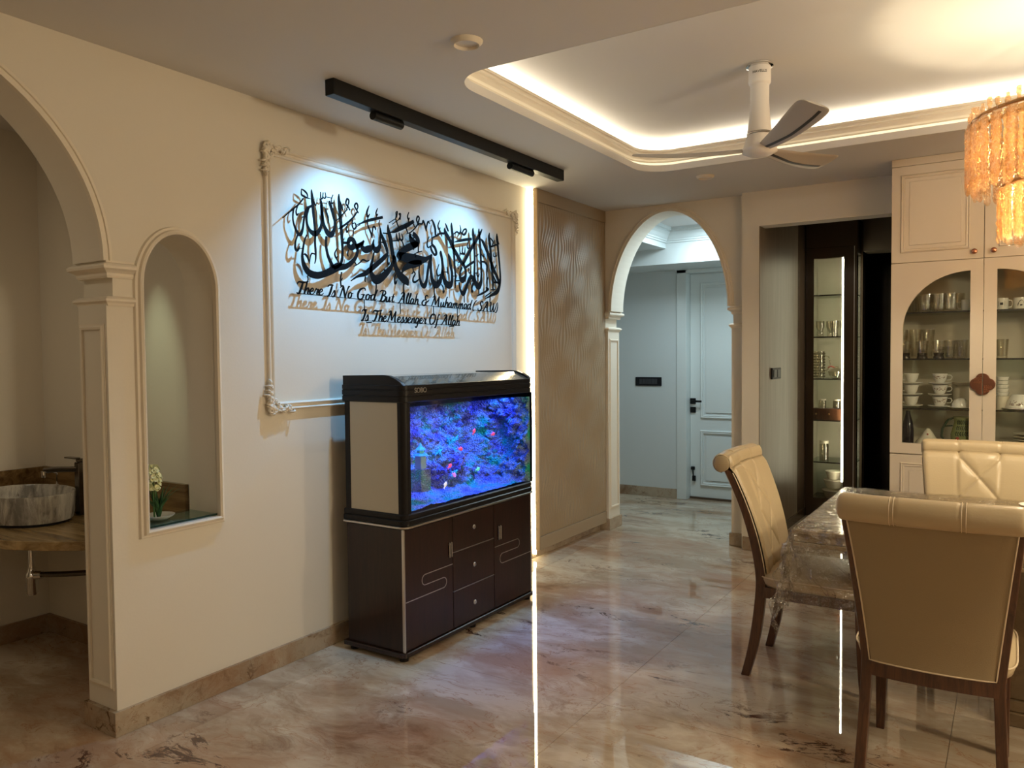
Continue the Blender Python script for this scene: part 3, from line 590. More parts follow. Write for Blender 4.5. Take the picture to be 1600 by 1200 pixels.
for k, (ya, yb_) in enumerate(((3.265, 3.283), (3.735, 3.754))):
    for yy in (ya, yb_):
        mb = MB().bbox(x1+.012, x1+.020, yy-.0035, yy+.0035, .441, .521, .002).box(x1+.008, x1+.013, yy-.002, yy+.002, .45, .455).box(x1+.008, x1+.013, yy-.002, yy+.002, .507, .512)
        build('handle', mb, 'silver', doors[k])
for k, zz in enumerate((.562, .353, .143)):
    build('knob', MB().lathe([(0, 0), (.012, 0), (.013, .003), (.010, .007), (.005, .008), (0, .006)], (x1+.010, 3.494, zz), 18, axis='x'), 'silver', doors[2+k], smooth=40)
for zz in (.458, .248): build('inlay_line', MB().box(x1+.004, x1+.0105, 3.303, 3.689, zz-.002, zz+.002), 'silver', ac)
for yy in (2.908, 4.098): build('corner_trim', MB().bbox(x1-.004, x1+.012, yy-.005, yy+.004, .046, .655, .002), 'silver', ac)

tk = thing('aquarium', 'lit glass aquarium with black hood and blue glowing reef on the wenge cabinet', 'aquarium', (-2.69, 3.51, .655))
def oring(z, d, r=.035): return [(x, y, z) for x, y in rr2(-2.895-d*0, -2.49+d, 2.912-d, 4.118+d, r+max(d, -.02))]
mb = MB(); mb.loft([oring(.656, .006), oring(.659, .012), oring(.667, .012), oring(.670, .006)]); build('silver_base_trim', mb, 'silver', tk)
mb = MB(); mb.loft([oring(.670, .004), oring(.676, .008), oring(.694, .008), oring(.699, .002), oring(.703, .004), oring(.722, .004), oring(.728, -.002)]); build('base_frame', mb, 'blackpl', tk)
mb = MB(); mb.loft([oring(1.276, -.002), oring(1.280, .004), oring(1.304, .004), oring(1.306, .0), oring(1.310, .0), oring(1.312, .005), oring(1.334, .005), oring(1.336, .001), oring(1.340, .001), oring(1.342, .004), oring(1.360, .004), oring(1.362, 0)])
build('hood', mb, 'blackpl', tk)
# hood end cheeks and sloping lid
hp = [(-2.893, 1.360), (-2.893, 1.408), (-2.62, 1.412), (-2.585, 1.408), (-2.545, 1.395), (-2.51, 1.376), (-2.490, 1.360)]
for ya, yb_ in ((2.912, 2.935), (4.09, 4.116)):
    build('hood_cheek', MB().prism(hp, lambda a, b, c: (a, c, b), ya, yb_), 'blackpl', tk)
lid = [(-2.89, 1.360), (-2.89, 1.403), (-2.60, 1.404), (-2.555, 1.385), (-2.498, 1.360)]
build('hood_lid', MB().prism(lid, lambda a, b, c: (a, c, b), 2.935, 4.09), 'hoodtop', tk)
me = words3d('SOBO', .036, .0012); me.materials.append(M['silver'])
lo = bpy.data.objects.new('brand_lettering', me); COL.objects.link(lo); lo.parent = tk
lo.rotation_euler = (PI/2, 0, PI/2); lo.location = Vector((-2.4835, 3.036, 1.3225))-ORG[tk.name]
# corner posts
mb = MB(); mb.loft([[(x, y, z) for x, y in ([(-2.535, 2.916)]+[(-2.522+.030*math.cos(math.radians(a)), 2.946+.030*math.sin(math.radians(a))) for a in range(-90, 1, 15)]+[(-2.492, 2.962), (-2.535, 2.962)])] for z in (.725, 1.278)]); build('corner_post', mb, 'blackpl', tk)
mb = MB(); mb.loft([[(x, y, z) for x, y in ([(-2.52, 4.112), (-2.52, 4.120), (-2.492, 4.120), (-2.492, 4.112)])] for z in (.725, 1.278)]); build('corner_post', mb, 'blackpl', tk)
build('side_frame', MB().box(-2.885, -2.852, 2.914, 2.93, .725, 1.278), 'blackpl', tk)
build('side_panel', MB().bbox(-2.852, -2.535, 2.916, 2.924, .728, 1.276, .001), 'creamfilm', tk, label='cream coloured film on the left side of the tank')
build('back_panel', MB().box(-2.885, -2.880, 2.93, 4.11, .725, 1.278), 'blackpl', tk)
build('side_panel', MB().box(-2.885, -2.50, 4.112, 4.116, .725, 1.278), 'blackpl', tk)
build('front_pane', MB().box(-2.498, -2.492, 2.962, 4.112, .726, 1.278), 'tankglass', tk)
# water: clear faintly blue body, its surface just below the hood
m_, t_, b_ = new_mat('water_surface'); M['water'] = thin_glass('tank_water', (.90, .95, 1), 1.33, bump=.6, bscale=18)
build('water', MB().box(-2.878, -2.502, 2.932, 4.108, 1.2545, 1.2555), 'water', tk)
# reef wall: deep knobbly relief over back, right end and bed
def reef_d(p, k=1.0):
    a = noise.voronoi(Vector((p[0]*9, p[1]*9, p[2]*9)))[0]; b = noise.voronoi(Vector((p[0]*26, p[1]*26, p[2]*26)))[0]; c = noise.voronoi(Vector((p[0]*60, p[1]*60, p[2]*60)))[0]
    return .080*(.55-a[0])+.055*(.5-b[0])+.024*(.5-c[0])+.06*noise.noise(Vector((p[0]*4, p[1]*4, p[2]*4)))
def reef_back(u, v):
    y = 2.935+1.17*u; z = .73+.52*v
    base = .10+.07*max(0, .5-v)*2+.10*max(0, (u-.84)/.16)**1.5+.05*math.exp(-((u-.55)/.12)**2)*math.exp(-((v-.3)/.2)**2)
    cave = .15*math.exp(-(((y-3.84)/.06)**2+((z-.97)/.10)**2))+.10*math.exp(-(((y-3.15)/.04)**2+((z-.88)/.04)**2))
    x = -2.872+max(.01, base-cave+reef_d((0, y, z)))
    return (min(x, -2.53), y, z)
rf = build('reef_backdrop', MB().grid(reef_back, 250, 124), 'rock', tk, smooth=True, recalc=False)
def reef_bed(u, v):
    y = 2.935+1.17*u; x = -2.86+.352*v
    h = .735+.05*(1-v)+max(-.004, .55*reef_d((x*1.3, y, 5)))*(1 if v < .85 else .35)
    return (x, y, max(.728, h))
rb = build('gravel_bed', MB().grid(reef_bed, 220, 66), 'rock', tk, smooth=True, recalc=False, kind='stuff')
def reef_end(u, v):
    k = max(0, (u-.92)/.08); x = -2.872+.369*min(1, u/.92); z = .73+.52*v
    base = .075+.06*max(0, .5-v)*2+.06*(1-u)
    base *= 1-.62*u**2
    cave = .12*math.exp(-(((x+2.66)/.05)**2+((z-1.0)/.10)**2))
    y = 4.108-max(.008, base-cave+1.15*reef_d((x, 9.3, z)))*(1-k)
    return (x, y, z)
build('reef_backdrop', MB().grid(reef_end, 84, 124), 'rock', tk, smooth=True, recalc=False)
# coral heads standing on the reef, each a thing
cor = []
for s_ in range(5):
    mb = MB(); R = []
    for j in range(9):
        a = -PI/2+PI*j/8; ring = []
        for k in range(14):
            b = 2*PI*k/14; d = Vector((math.cos(a)*math.cos(b), math.cos(a)*math.sin(b), math.sin(a)))
            r = .030*(.75+.5*(.6-noise.voronoi(d*2.2+Vector((s_*7, 0, 0)))[0][0])+.25*noise.noise(d*3+Vector((0, s_*5, 0))))
            ring.append(tuple(d*r))
        R.append(ring)
    mb.loft(R, caps=False); cor.append(mb)
cmesh = [build('coral', c, 'rock', smooth=True) for c in cor]
rnd = random.Random(5); k_ = 0
for k in range(150):
    y = rnd.uniform(2.98, 4.09); z = rnd.uniform(.75, 1.22)
    if abs(y-3.84) < .09 and abs(z-.97) < .12: continue
    u, v = (y-2.935)/1.17, (z-.73)/.52; x = reef_back(u, v)[0]+.004
    if k % 4 == 0: x = rnd.uniform(-2.85, -2.55); y = reef_end((x+2.872)/.345, v)[1]-.004
    if x > -2.545: continue
    o = cmesh[k % 5] if k_ < 5 and (k % 5) == k_ else cmesh[k % 5].copy()
    if o is cmesh[k % 5]: k_ += 1
    else: COL.objects.link(o)
    o.location = (x, y, z); o.scale = (rnd.uniform(.3, .8), rnd.uniform(.3, .9), rnd.uniform(.3, .9)); o.rotation_euler = (rnd.uniform(0, 6), rnd.uniform(0, 6), 0)
    tag(o, 'small knobbly coral head on the blue lit aquarium reef wall', 'coral', 'coral heads on the aquarium reef')
# teal soft plants
M['teal'] = mat('teal_soft_coral', (.05, .85, .75), .6)
for q, (y, z, lab) in enumerate(((3.09, 1.10, 'small teal soft coral high on the left of the aquarium reef'), (3.63, 1.0, 'bushy teal soft coral in the middle of the reef'), (3.47, .955, 'teal soft coral under the upper red fish'), (3.70, 1.0, 'small teal soft coral beside the dark cave'), (3.55, .83, 'teal soft coral low above the gravel'))):
    mb = MB(); rr_ = random.Random(q)
    for k in range(26):
        a = rr_.uniform(-1.2, 1.2); l = rr_.uniform(.02, .045); b = rr_.uniform(-.6, .9)
        p0 = (0, rr_.uniform(-.01, .01), 0); p2 = (l*math.cos(a)*.6, l*math.sin(a), l*b)
        mb.tube([p0, tuple(Vector(p2)*.55+Vector((.004, 0, .004))), p2], [.003, .004, .002], 5)
    o = build('soft_coral', mb, 'teal', smooth=True); o.location = (min(-2.545, reef_back((y-2.935)/1.17, (z-.73)/.52)[0]+.004), y, z); tag(o, lab, 'coral', 'teal soft corals in the aquarium')
# little pagoda
pg = thing('pagoda_ornament', 'tiny blue pagoda ornament with two tiered roofs at left inside the aquarium', 'ornament', (-2.60, 3.17, .90))
M['pag'] = mat('pagoda_blue_stone', (.35, .6, .75), .7); M['pagroof'] = mat('pagoda_teal_roof', (.08, .75, .8), .6)
build('plinth', MB().box(-2.635, -2.565, 3.13, 3.21, .80, .915), 'rock', pg)
build('body', MB().bbox(-2.622, -2.578, 3.148, 3.192, .915, .985, .003), 'pag', pg)
build('roof', MB().lathe([(.042, .985), (.040, .990), (.024, 1.0), (.018, 1.012), (.03, 1.014), (.028, 1.018), (.012, 1.032), (.0, 1.055)], (-2.60, 3.17, 0), 6), 'pagroof', pg)
# fish
def fish(col, L=.040):
    m = 'fish_'+col; mb = MB(); R = []
    for s, r in ((0, .04), (.08, .16), (.25, .26), (.45, .28), (.65, .2), (.8, .09), (.86, .06)):
        R.append([(L*r*.45*math.cos(2*PI*k/10), L*(.5-s), L*r*math.sin(2*PI*k/10)) for k in range(10)])
    mb.loft(R)
    mb.loft([[(.0006, -L*.34, -.002), (.0006, -L*.56, -L*.24), (.0006, -L*.47, 0), (.0006, -L*.56, L*.24), (.0006, -L*.34, .002)], [(-.0006, -L*.34, -.002), (-.0006, -L*.56, -L*.24), (-.0006, -L*.47, 0), (-.0006, -L*.56, L*.24), (-.0006, -L*.34, .002)]])
    mb.loft([[(.0005, L*.2, L*.22), (.0005, -L*.05, L*.38), (.0005, -L*.2, L*.14)], [(-.0005, L*.2, L*.22), (-.0005, -L*.05, L*.38), (-.0005, -L*.2, L*.14)]])
    return mb
FM = {'pink': (1, .12, .25), 'red': (1, .10, .16), 'violet': (.9, .3, 1), 'white': (1, .95, .8), 'green': (.2, 1, .55)}
def fmat(c):
    m, t, b = new_mat('fish_'+c); b.inputs['Base Color'].default_value = (*FM[c], 1); b.inputs['Roughness'].default_value = .3
    b.inputs['Emission Color'].default_value = (*FM[c], 1); b.inputs['Emission Strength'].default_value = .55; return m   # weak glow added in the body colour
for c in FM: M['f'+c] = fmat(c)
for y, z, c, rx, lab in ((3.575, 1.078, 'pink', .9, 'pink fish swimming highest in the tank, facing up'), (3.765, 1.047, 'pink', .1, 'pink fish near the dark cave at the right'),
                         (3.447, .994, 'red', -.2, 'red fish in the middle of the tank'), (3.347, .911, 'pink', .5, 'pink fish low left of the driftwood'),
                         (3.385, .860, 'violet', -.6, 'violet fish just below the lower pink fish'), (3.306, .815, 'white', 1.0, 'whitish fish near the gravel'),
                         (3.608, .862, 'green', .1, 'small green fish low in the middle')):
    o = build('fish', fish(c), 'f'+c, smooth=True); o.location = (-2.545, y, z); o.rotation_euler = (rx, 0, 0); tag(o, lab, 'fish', 'fish in the aquarium')
o = build('driftwood_stick', MB().tube([(-2.54, 3.44, .90), (-2.545, 3.475, .93), (-2.55, 3.50, .965)], [.004, .003, .0015], 6), 'copper'); tag(o, 'thin reddish stick standing slanted in the middle of the aquarium', 'stick'); lift(o)

# ================================================================== WALL ART
ca = thing('wall_calligraphy', 'black laser cut metal calligraphy with English script below, mounted above the aquarium', 'wall art', (-2.955, 3.55, 1.69))
mb = MB()
for st in CAL.split(';'):
    p = [tuple(float(q) for q in t.split(',')) for t in st.split()]
    p = [(a/1000, b/1000, c/1000*1.4+.001) for a, b, c in p]
    mb.ribbon(catmull(p, 5) if len(p) > 2 else p, WX(-2.955), -.0015, .0015)
build('arabic_lettering', mb, 'blackmet', ca, recalc=False)
# script alphabet: strokes as (x, y, w*100); x across, y up, cap height 1
G = {
'T': (.62, ['0,72,4 4,88,7 16,97,10 40,93,12 66,98,7 72,104,3', '42,95,8 38,60,14 30,20,13 20,0,9 10,2,7 8,10,4']),
'I': (.40, ['2,80,3 8,94,8 26,98,10 44,98,5', '34,98,9 30,60,14 24,20,13 14,0,9 4,4,6']),
'N': (.78, ['8,0,6 14,30,8 22,80,9 26,98,6', '2,84,4 12,98,8 26,96,12 40,50,14 56,2,12', '56,2,8 64,60,7 74,100,9 84,98,3']),
'G': (.72, ['60,80,5 58,96,8 44,102,9 22,86,13 10,50,15 16,10,13 34,-2,10 50,12,9 54,40,11', '34,42,4 54,44,9 66,40,3']),
'B': (.70, ['4,84,4 16,98,9 34,100,8 54,92,10 56,72,11 38,54,7', '38,54,7 60,46,11 62,18,13 42,-2,10 20,2,8', '34,98,8 30,50,14 22,4,12 8,2,4']),
'A': (.78, ['0,4,4 10,0,7 30,40,8 52,98,9', '22,84,4 32,98,8 54,100,11 56,60,14 60,10,13 70,2,5', '22,34,4 40,40,7 60,38,4']),
'M': (.98, ['4,0,6 12,30,8 24,98,8', '6,86,4 14,98,7 26,98,12 36,50,13 42,14,11', '42,14,7 60,70,8 74,102,9', '72,100,11 72,50,14 76,6,12 88,2,5']),
'S': (.58, ['54,78,5 52,96,8 38,102,9 24,88,12 30,62,13 44,40,14 40,8,12 20,-2,10 4,8,9 4,24,6']),
'W': (.98, ['4,90,4 12,100,8 20,94,12 20,40,14 26,6,11 38,2,8 52,50,8 58,96,8', '58,96,10 56,40,14 62,6,11 74,2,8 90,50,8 92,96,8']),
'O': (.76, ['46,102,8 22,92,12 8,50,15 16,8,12 34,-2,8 58,20,12 66,60,12 56,96,8 42,100,6']),
'&': (.72, ['62,84,6 54,100,8 38,94,10 36,70,10 50,54,8', '50,54,7 24,50,9 8,24,12 20,0,10 42,2,11 50,26,12 52,44,6', '38,30,4 60,36,10 74,50,7 78,60,3']),
'(': (.24, ['20,108,4 6,80,8 0,40,10 4,0,7 14,-12,3']), ')': (.24, ['4,108,3 14,80,7 16,40,10 8,0,8 -4,-12,4']),
'h': (.44, ['4,0,11 8,50,12 14,100,7 22,102,4', '6,16,5 18,44,8 30,50,9 32,30,12 30,8,11 38,0,6 46,10,3']),
'e': (.38, ['2,20,5 20,30,6 26,44,7 16,52,8 4,36,11 4,12,12 16,-1,8 30,8,5 38,18,3']),
'r': (.36, ['0,16,3 8,44,6 10,54,7 14,46,5 28,46,10 24,30,12 22,8,11 30,0,6 38,10,3']),
's': (.34, ['0,10,3 12,44,6 18,54,8 22,40,10 24,12,12 12,-1,9 0,6,7']),
'o': (.42, ['20,52,7 6,40,11 4,12,12 16,-1,8 28,14,11 28,38,9 18,52,7', '24,46,4 36,42,5 42,46,3']),
'd': (.44, ['26,46,7 14,52,8 2,34,11 4,8,12 14,0,7 26,20,7', '44,100,8 34,60,11 28,16,12 34,0,7 46,12,3']),
'u': (.46, ['4,48,8 4,20,12 8,0,10 20,6,6 30,44,5', '32,50,8 30,20,12 34,0,8 46,12,3']),
't': (.30, ['20,80,6 14,40,12 12,8,12 22,0,7 32,12,3', '0,50,5 28,52,7']),
'l': (.26, ['4,20,3 18,70,6 22,98,8 14,98,7 8,50,12 8,10,12 16,0,7 26,12,3']),
'a': (.44, ['26,46,7 14,52,8 2,34,11 4,8,12 14,0,7 26,24,6 30,50,6', '32,50,8 28,16,12 34,0,7 46,12,3']),
'm': (.66, ['4,48,7 6,20,12 4,0,10', '6,16,5 18,46,7 26,50,9 26,20,12 24,0,10', '26,16,5 38,46,7 46,50,9 46,20,12 52,0,7 64,12,3']),
'n': (.44, ['4,48,7 6,20,12 4,0,10', '6,16,5 18,46,7 28,50,9 28,20,12 34,0,7 46,12,3']),
'g': (.42, ['26,46,7 14,52,8 2,34,11 4,8,12 14,0,7 26,24,6', '32,50,8 28,10,12 20,-34,10 6,-38,7 4,-26,5']),
'f': (.30, ['34,92,5 28,102,8 18,84,8 12,30,12 6,-24,11 -6,-34,6', '2,46,4 26,48,6'])}
G2 = {}
for k, (adv, ss) in G.items(): G2[k] = (adv, [[tuple(float(q)/100 for q in t.split(',')) for t in s.split()] for s in ss])
def script(words_, zb, H):
    mb = MB()
    for wd, ya, yb_ in words_:
        tot = sum(G2[c][0] for c in wd); k = (yb_-ya)/tot; x = ya
        z0 = zb(ya)
        for c in wd:
            adv, ss = G2[c]
            for s in ss:
                pts = [(x+(px+.16*py)*k*1.0-.03*k, z0+py*H, max(.0036, pw*H*1.45)) for px, py, pw in s]
                mb.ribbon(catmull(pts, 4), WX(-2.955), -.0015, .0015)
            x += adv*k
    return mb
zb1 = lambda y: 1.816-(y-2.669)*.0107
zb2 = lambda y: 1.698-(y-3.117)*.0035
mb = script([('There', 2.669, 2.849), ('Is', 2.870, 2.936), ('No', 2.958, 3.058), ('God', 3.084, 3.240), ('But', 3.258, 3.388), ('Allah', 3.421, 3.606), ('&', 3.629, 3.692), ('Muhammad', 3.725, 4.137), ('(', 4.154, 4.188), ('SAW)', 4.210, 4.447)], zb1, .060)
mb.ribbon([(2.68, zb1(2.68), .0035), (4.43, zb1(4.43), .0035)], WX(-2.955), -.0015, .0015)
build('english_lettering', mb, 'blackmet', ca, recalc=False)
mb = script([('Is', 3.117, 3.181), ('The', 3.205, 3.325), ('Messenger', 3.328, 3.674), ('Of', 3.697, 3.791), ('Allah', 3.815, 4.012)], zb2, .060)
mb.ribbon([(3.12, zb2(3.12), .0035), (4.0, zb2(4.0), .0035)], WX(-2.955), -.0015, .0015)
for y in (3.145, 3.44, 3.745, 3.985): mb.ribbon([(y, zb1(y), .005), (y, zb2(y)+.05, .005)], WX(-2.955), -.0015, .0015)
build('english_lettering', mb, 'blackmet', ca, recalc=False)
for y, z in ((2.80, 1.93), (2.75, 2.2), (3.35, 1.99), (3.6, 2.2), (4.05, 2.1), (4.42, 1.95), (3.2, 1.69), (3.95, 1.69)):
    build('standoff', MB().tube([(-2.992, y, z), (-2.956, y, z)], .0035, 8), 'blackmet', ca)

# moulded frame round the art with acanthus corners
fr = thing('wall_frame', 'large cream moulded wall frame with carved corners round the calligraphy', 'wall frame', (XL, 3.6, 1.25))
fp = [(0, 0), (0, .016), (.005, .020), (.010, .016), (.013, .010), (.022, .010), (.025, .017), (.030, .020), (.036, .014), (.038, 0)]
mb = MB(); mb.sweep(rect(2.512, 4.712, 1.250, 2.500), fp, WX(XL), closed=True, side=-1); build('frame_moulding', mb, 'trim', fr)
mb = MB(); rr_ = random.Random(3)
def spiral(cy_, cz, r, turns, a0, sgn, w):
    P = []; R = []
    for k in range(22):
        s = k/21; a = a0+sgn*turns*2*PI*s; q = r*(1-.82*s)
        P.append((.020+.008*s, cy_+q*math.cos(a), cz+q*math.sin(a))); R.append(w*(1-.45*s))
    mb.tube(P, R, 6)
def leafb(y0_, z0_, ang, l, w):
    P = [(.010+.018*math.sin(PI*s), y0_+l*s*math.cos(ang+.7*s), z0_+l*s*math.sin(ang+.7*s)) for s in [k/6 for k in range(7)]]
    mb.tube(P, [w*.5, w, w*1.2, w*1.1, w*.9, w*.6, w*.2], 6)
for q in range(2):    # two mirrored arms along the frame
    f = (lambda a, b: (a, b)) if q == 0 else (lambda a, b: (b, a))
    for cx_, cz_, r, sg in ((.035, .012, .020, 1), (.075, .016, .019, -1), (.112, .012, .016, 1), (.145, .014, .012, -1), (.06, .045, .015, 1)):
        a, b = f(cx_, cz_); spiral(a, b, r, 1.4, rr_.uniform(0, 6), sg*(1 if q == 0 else -1), .0065)
    for k in range(12):
        a, b = f(.01+k*.013, rr_.uniform(-.006, .02)); an = rr_.uniform(-.6, .9)
        leafb(a, b, an if q == 0 else PI/2-an, rr_.uniform(.022, .036), .006)
spiral(.012, .012, .018, 1.3, 0, 1, .008)
for k in range(5): leafb(.01, .01, .3+k*.28, .05, .007)
base = mb.v[:]
for (cy_, cz, sy, sz) in ((2.502, 2.512, 1, -1), (4.722, 2.512, -1, -1), (2.502, 1.240, 1, 1), (4.722, 1.240, -1, 1)):
    m2 = MB(); m2.f = mb.f; m2.mi = mb.mi; m2.v = [(XL+x*1.15, cy_+sy*y, cz+sz*z) for x, y, z in [(x, y*.86, z*.86) for x, y, z in base]]
    build('corner_ornament', m2, 'trim', fr, smooth=True)

# ================================================================== CEILING FITTINGS
tr = thing('track_light', 'long black ceiling track light with two tubular heads above the art wall', 'track light', (-2.53, 3.5, CZH))
build('track', MB().bbox(-2.552, -2.498, 2.49, 4.56, 2.645, CZH, .002), 'black', tr)
for a, b in ((2.77, 2.97), (3.95, 4.20)):
    h = build('lamp_head', MB().tube([(-2.53, a, 2.628), (-2.53, b, 2.628)], .021, 16).box(-2.54, -2.52, a+.03, b-.03, 2.63, 2.65), 'black', tr, smooth=40)
for nm, cx_, cy_, r in (('near', -1.79, 2.494, .062), ('far', -1.786, 5.262, .06)):
    dl = thing('downlight', 'round white ceiling downlight, unlit, '+('nearest, above the floor left of the ceiling tray' if nm == 'near' else 'far one between the tray and the arch'), 'downlight', (cx_, cy_, CZH))
    build('rim', MB().lathe([(r*.74, -.001), (r*.76, -.014), (r*.80, -.018), (r, -.006), (r*1.02, 0)], (cx_, cy_, CZH), 32), 'trim', dl, smooth=40)
    build('diffuser', MB().lathe([(0, -.006), (r*.75, -.006), (r*.75, 0)], (cx_, cy_, CZH), 32), 'fanw', dl)
# fan
FX, FY = -1.08, 4.0
fan = thing('ceiling_fan', 'cream three bladed ceiling fan with brown inlaid blades hanging from the tray', 'fan', (FX, FY, 2.935))
build('canopy', MB().lathe([(0, 0), (.062, 0), (.062, -.006), (.054, -.014), (.054, -.085), (.051, -.095), (.046, -.10)], (FX, FY, 2.935), 32), 'fanw', fan, smooth=40)
build('trim_ring', MB().lathe([(.054, -.006), (.066, -.004), (.066, -.010), (.054, -.014)], (FX, FY, 2.935), 32), 'chrome', fan)
build('downrod_shroud', MB().lathe([(.046, -.10), (.045, -.18), (.050, -.26), (.060, -.335)], (FX, FY, 2.935), 32), 'fanw', fan, smooth=True)
build('joint_ring', MB().lathe([(.060, -.335), (.0615, -.338), (.0615, -.344), (.060, -.346)], (FX, FY, 2.935), 32), 'darkchrome', fan)
build('motor_cone', MB().lathe([(.060, -.346), (.070, -.38), (.082, -.41), (.085, -.43), (.05, -.447), (0, -.45)], (FX, FY, 2.935), 32), 'fanw', fan, smooth=True)
me = words3d('HAVELLS', .018, .0006); me.materials.append(M['black'])
for v in me.vertices:    # wrapped round the canopy
    a = v.co.x/.0545; rr_x = .0545+v.co.z; v.co = Vector((rr_x*math.sin(a), -rr_x*math.cos(a), v.co.y))
lo = bpy.data.objects.new('brand_lettering', me); COL.objects.link(lo); lo.parent = fan; lo.location = (0, 0, -.052); lo.rotation_euler = (0, 0, math.radians(15))
def bl_geo(s):
    r = .03+.60*s; wd = .045+.105*min(1, s/.85)**.75; tw = math.radians(-27)*(1-.35*s)
    return r, wd, tw, .04-.03*s+.055*s*s, .010*(1-.6*s)+.004
def blade():
    mb = MB(); R = []
    for s in [k/18 for k in range(17)]+[.93, .965, .985, .996, 1.0]:
        r, wd, tw, zc, th = bl_geo(s); k0 = 1
        if s > .93: k0 = .62+.38*math.sqrt(max(0, 1-((s-.93)/.07)**2))
        ring = []
        for k in range(16):
            a = 2*PI*k/16; c_, s_ = math.copysign(abs(math.cos(a))**.8, math.cos(a))*wd*k0/2, math.sin(a)*th/2
            ring.append((r, c_*math.cos(tw)-s_*math.sin(tw), zc-.02+c_*math.sin(tw)+s_*math.cos(tw)))
        R.append(ring)
    return mb.loft(R)
def strip():
    mb = MB(); R = []
    for i in range(19):
        s = .02+.92*i/18; r, wd, tw, zc, th = bl_geo(s); ctr = wd*.5*.50*min(1, s*2.2); ring = []
        for c_, s_ in ((-.007, -1), (.007, -1), (.007, -.2), (-.007, -.2)):
            cc = ctr+c_; k = math.sqrt(max(0, 1-(cc/(wd/2))**2)); ss = s_*(th/2*k+.0016)
            ring.append((r, cc*math.cos(tw)-ss*math.sin(tw), zc-.02+cc*math.sin(tw)+ss*math.cos(tw)))
        R.append(ring)
    return mb.loft(R)
for k, ang in enumerate((-165, -54, 70)):
    R_ = Matrix.Rotation(math.radians(ang), 3, 'Z')
    for fn, nm, mm in ((blade, 'blade', 'fanb'), (strip, 'blade_inlay', 'fandk')):
        mb = fn(); mb.v = [tuple(R_ @ Vector(v)+Vector((FX, FY, 2.500))) for v in mb.v]
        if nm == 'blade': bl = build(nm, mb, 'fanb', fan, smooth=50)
        else: build(nm, mb, mm, bl)
# globe fitting made up to carry the added fill light, out of frame to the right
pn = thing('added_fill_lamp', 'added globe fill lamp hanging out of view at the right of the room', 'lamp', (2.1, 2.7, 2.10))
build('cord', MB().tube([(2.1, 2.7, CZH), (2.1, 2.7, 2.29)], .004, 6), 'black', pn)
build('cap', MB().lathe([(0, .20), (.03, .20), (.045, .155), (.045, .14)], (2.1, 2.7, 2.10), 20), 'gold', pn)
build('globe', MB().ball((2.1, 2.7, 2.10), .15, .15, .15, 24, 14), 'glass', pn, smooth=True)
# chandelier
CX, CY = .25, 4.0
ch = thing('chandelier', 'two tiered amber crystal chandelier hanging over the dining table', 'chandelier', (CX, CY, 2.935))
build('ceiling_plate', MB().lathe([(0, 0), (.12, 0), (.12, -.02), (.10, -.03), (0, -.03)], (CX, CY, 2.935), 32), 'gold', ch, smooth=40)
for a in (0, 2.1, 4.2): build('hanging_rod', MB().tube([(CX+.05*math.cos(a), CY+.05*math.sin(a), 2.91), (CX+.36*math.cos(a), CY+.36*math.sin(a), 2.475)], .004, 6), 'gold', ch)
RO, RI = .42, .30
for r, z in ((RO, 2.475), (RO-.02, 2.44), (RI, 2.20)):
    P = [(CX+r*math.cos(2*PI*k/48), CY+r*math.sin(2*PI*k/48), z) for k in range(48)]
    mb = MB(); rings = []
    for k in range(48):
        a = 2*PI*k/48; rings.append([(CX+(r+.008*math.cos(b))*math.cos(a), CY+(r+.008*math.cos(b))*math.sin(a), z+.008*math.sin(b)) for b in [2*PI*q/6 for q in range(6)]])
    mb.loft(rings, loop=True); build('ring', mb, 'gold', ch, smooth=True)
def crystal(L, seed, wt=.025, wr=.0085):   # broad crinkled strip of amber glass
    mb = MB(); R = []; n = 30
    for i in range(n+1):
        s = i/n; e = 1 if s < .93 else math.sqrt(max(.12, 1-((s-.93)/.07)**2)); ring = []
        for q in range(12):
            a = 2*PI*q/12; d = noise.noise(Vector((math.cos(a)*1.1+seed*9, math.sin(a)*1.1, s*L*62)))
            ring.append((wr*math.cos(a)*e*(1+.9*d), wt*math.sin(a)*e*(1+.30*d), -L*s))
        R.append(ring)
    return mb.loft(R)
def cloneparts(name, meshes, places, parent):
    src = []
    for mb in meshes:
        b0 = MB(); b0.f = mb.f; b0.mi = mb.mi; b0.v = [tuple(Vector(v)+ORG[parent.name]) for v in mb.v]; src.append(build(name, b0, 'amber', parent, smooth=True))
    for k, (loc, rz) in enumerate(places):
        o = src[k % len(src)] if k < len(src) else src[k % len(src)].copy()
        if k >= len(src): COL.objects.link(o)
        o.location = Vector(loc)-ORG[parent.name]; o.rotation_euler = (0, 0, rz)
no, ni = 76, 54
pl_ = [((CX+(RO+(.012 if k % 2 else -.012))*math.cos(2*PI*k/no), CY+(RO+(.012 if k % 2 else -.012))*math.sin(2*PI*k/no), 2.462), 2*PI*k/no) for k in range(no)]
cloneparts('crystal_rod', [crystal(.30, 1), crystal(.275, 2), crystal(.29, 3), crystal(.255, 4)], pl_, ch)
pl_ = [((CX+(RI+(.01 if k % 2 else -.01))*math.cos(2*PI*k/ni), CY+(RI+(.01 if k % 2 else -.01))*math.sin(2*PI*k/ni), 2.19), 2*PI*k/ni) for k in range(ni)]
cloneparts('crystal_rod', [crystal(.225, 5), crystal(.205, 6), crystal(.215, 7)], pl_, ch)
def tip(seed):
    m0 = crystal(.05, seed, .012, .008); m0.v = [(x, y, -z) for x, y, z in m0.v]; return m0
pl_ = [((CX+RO*math.cos(2*PI*(k+.5)/56), CY+RO*math.sin(2*PI*(k+.5)/56), 2.470+.012*(k % 3 == 0)), 0) for k in range(56)]
cloneparts('crystal_tip', [tip(11), tip(12), tip(13)], pl_, ch)
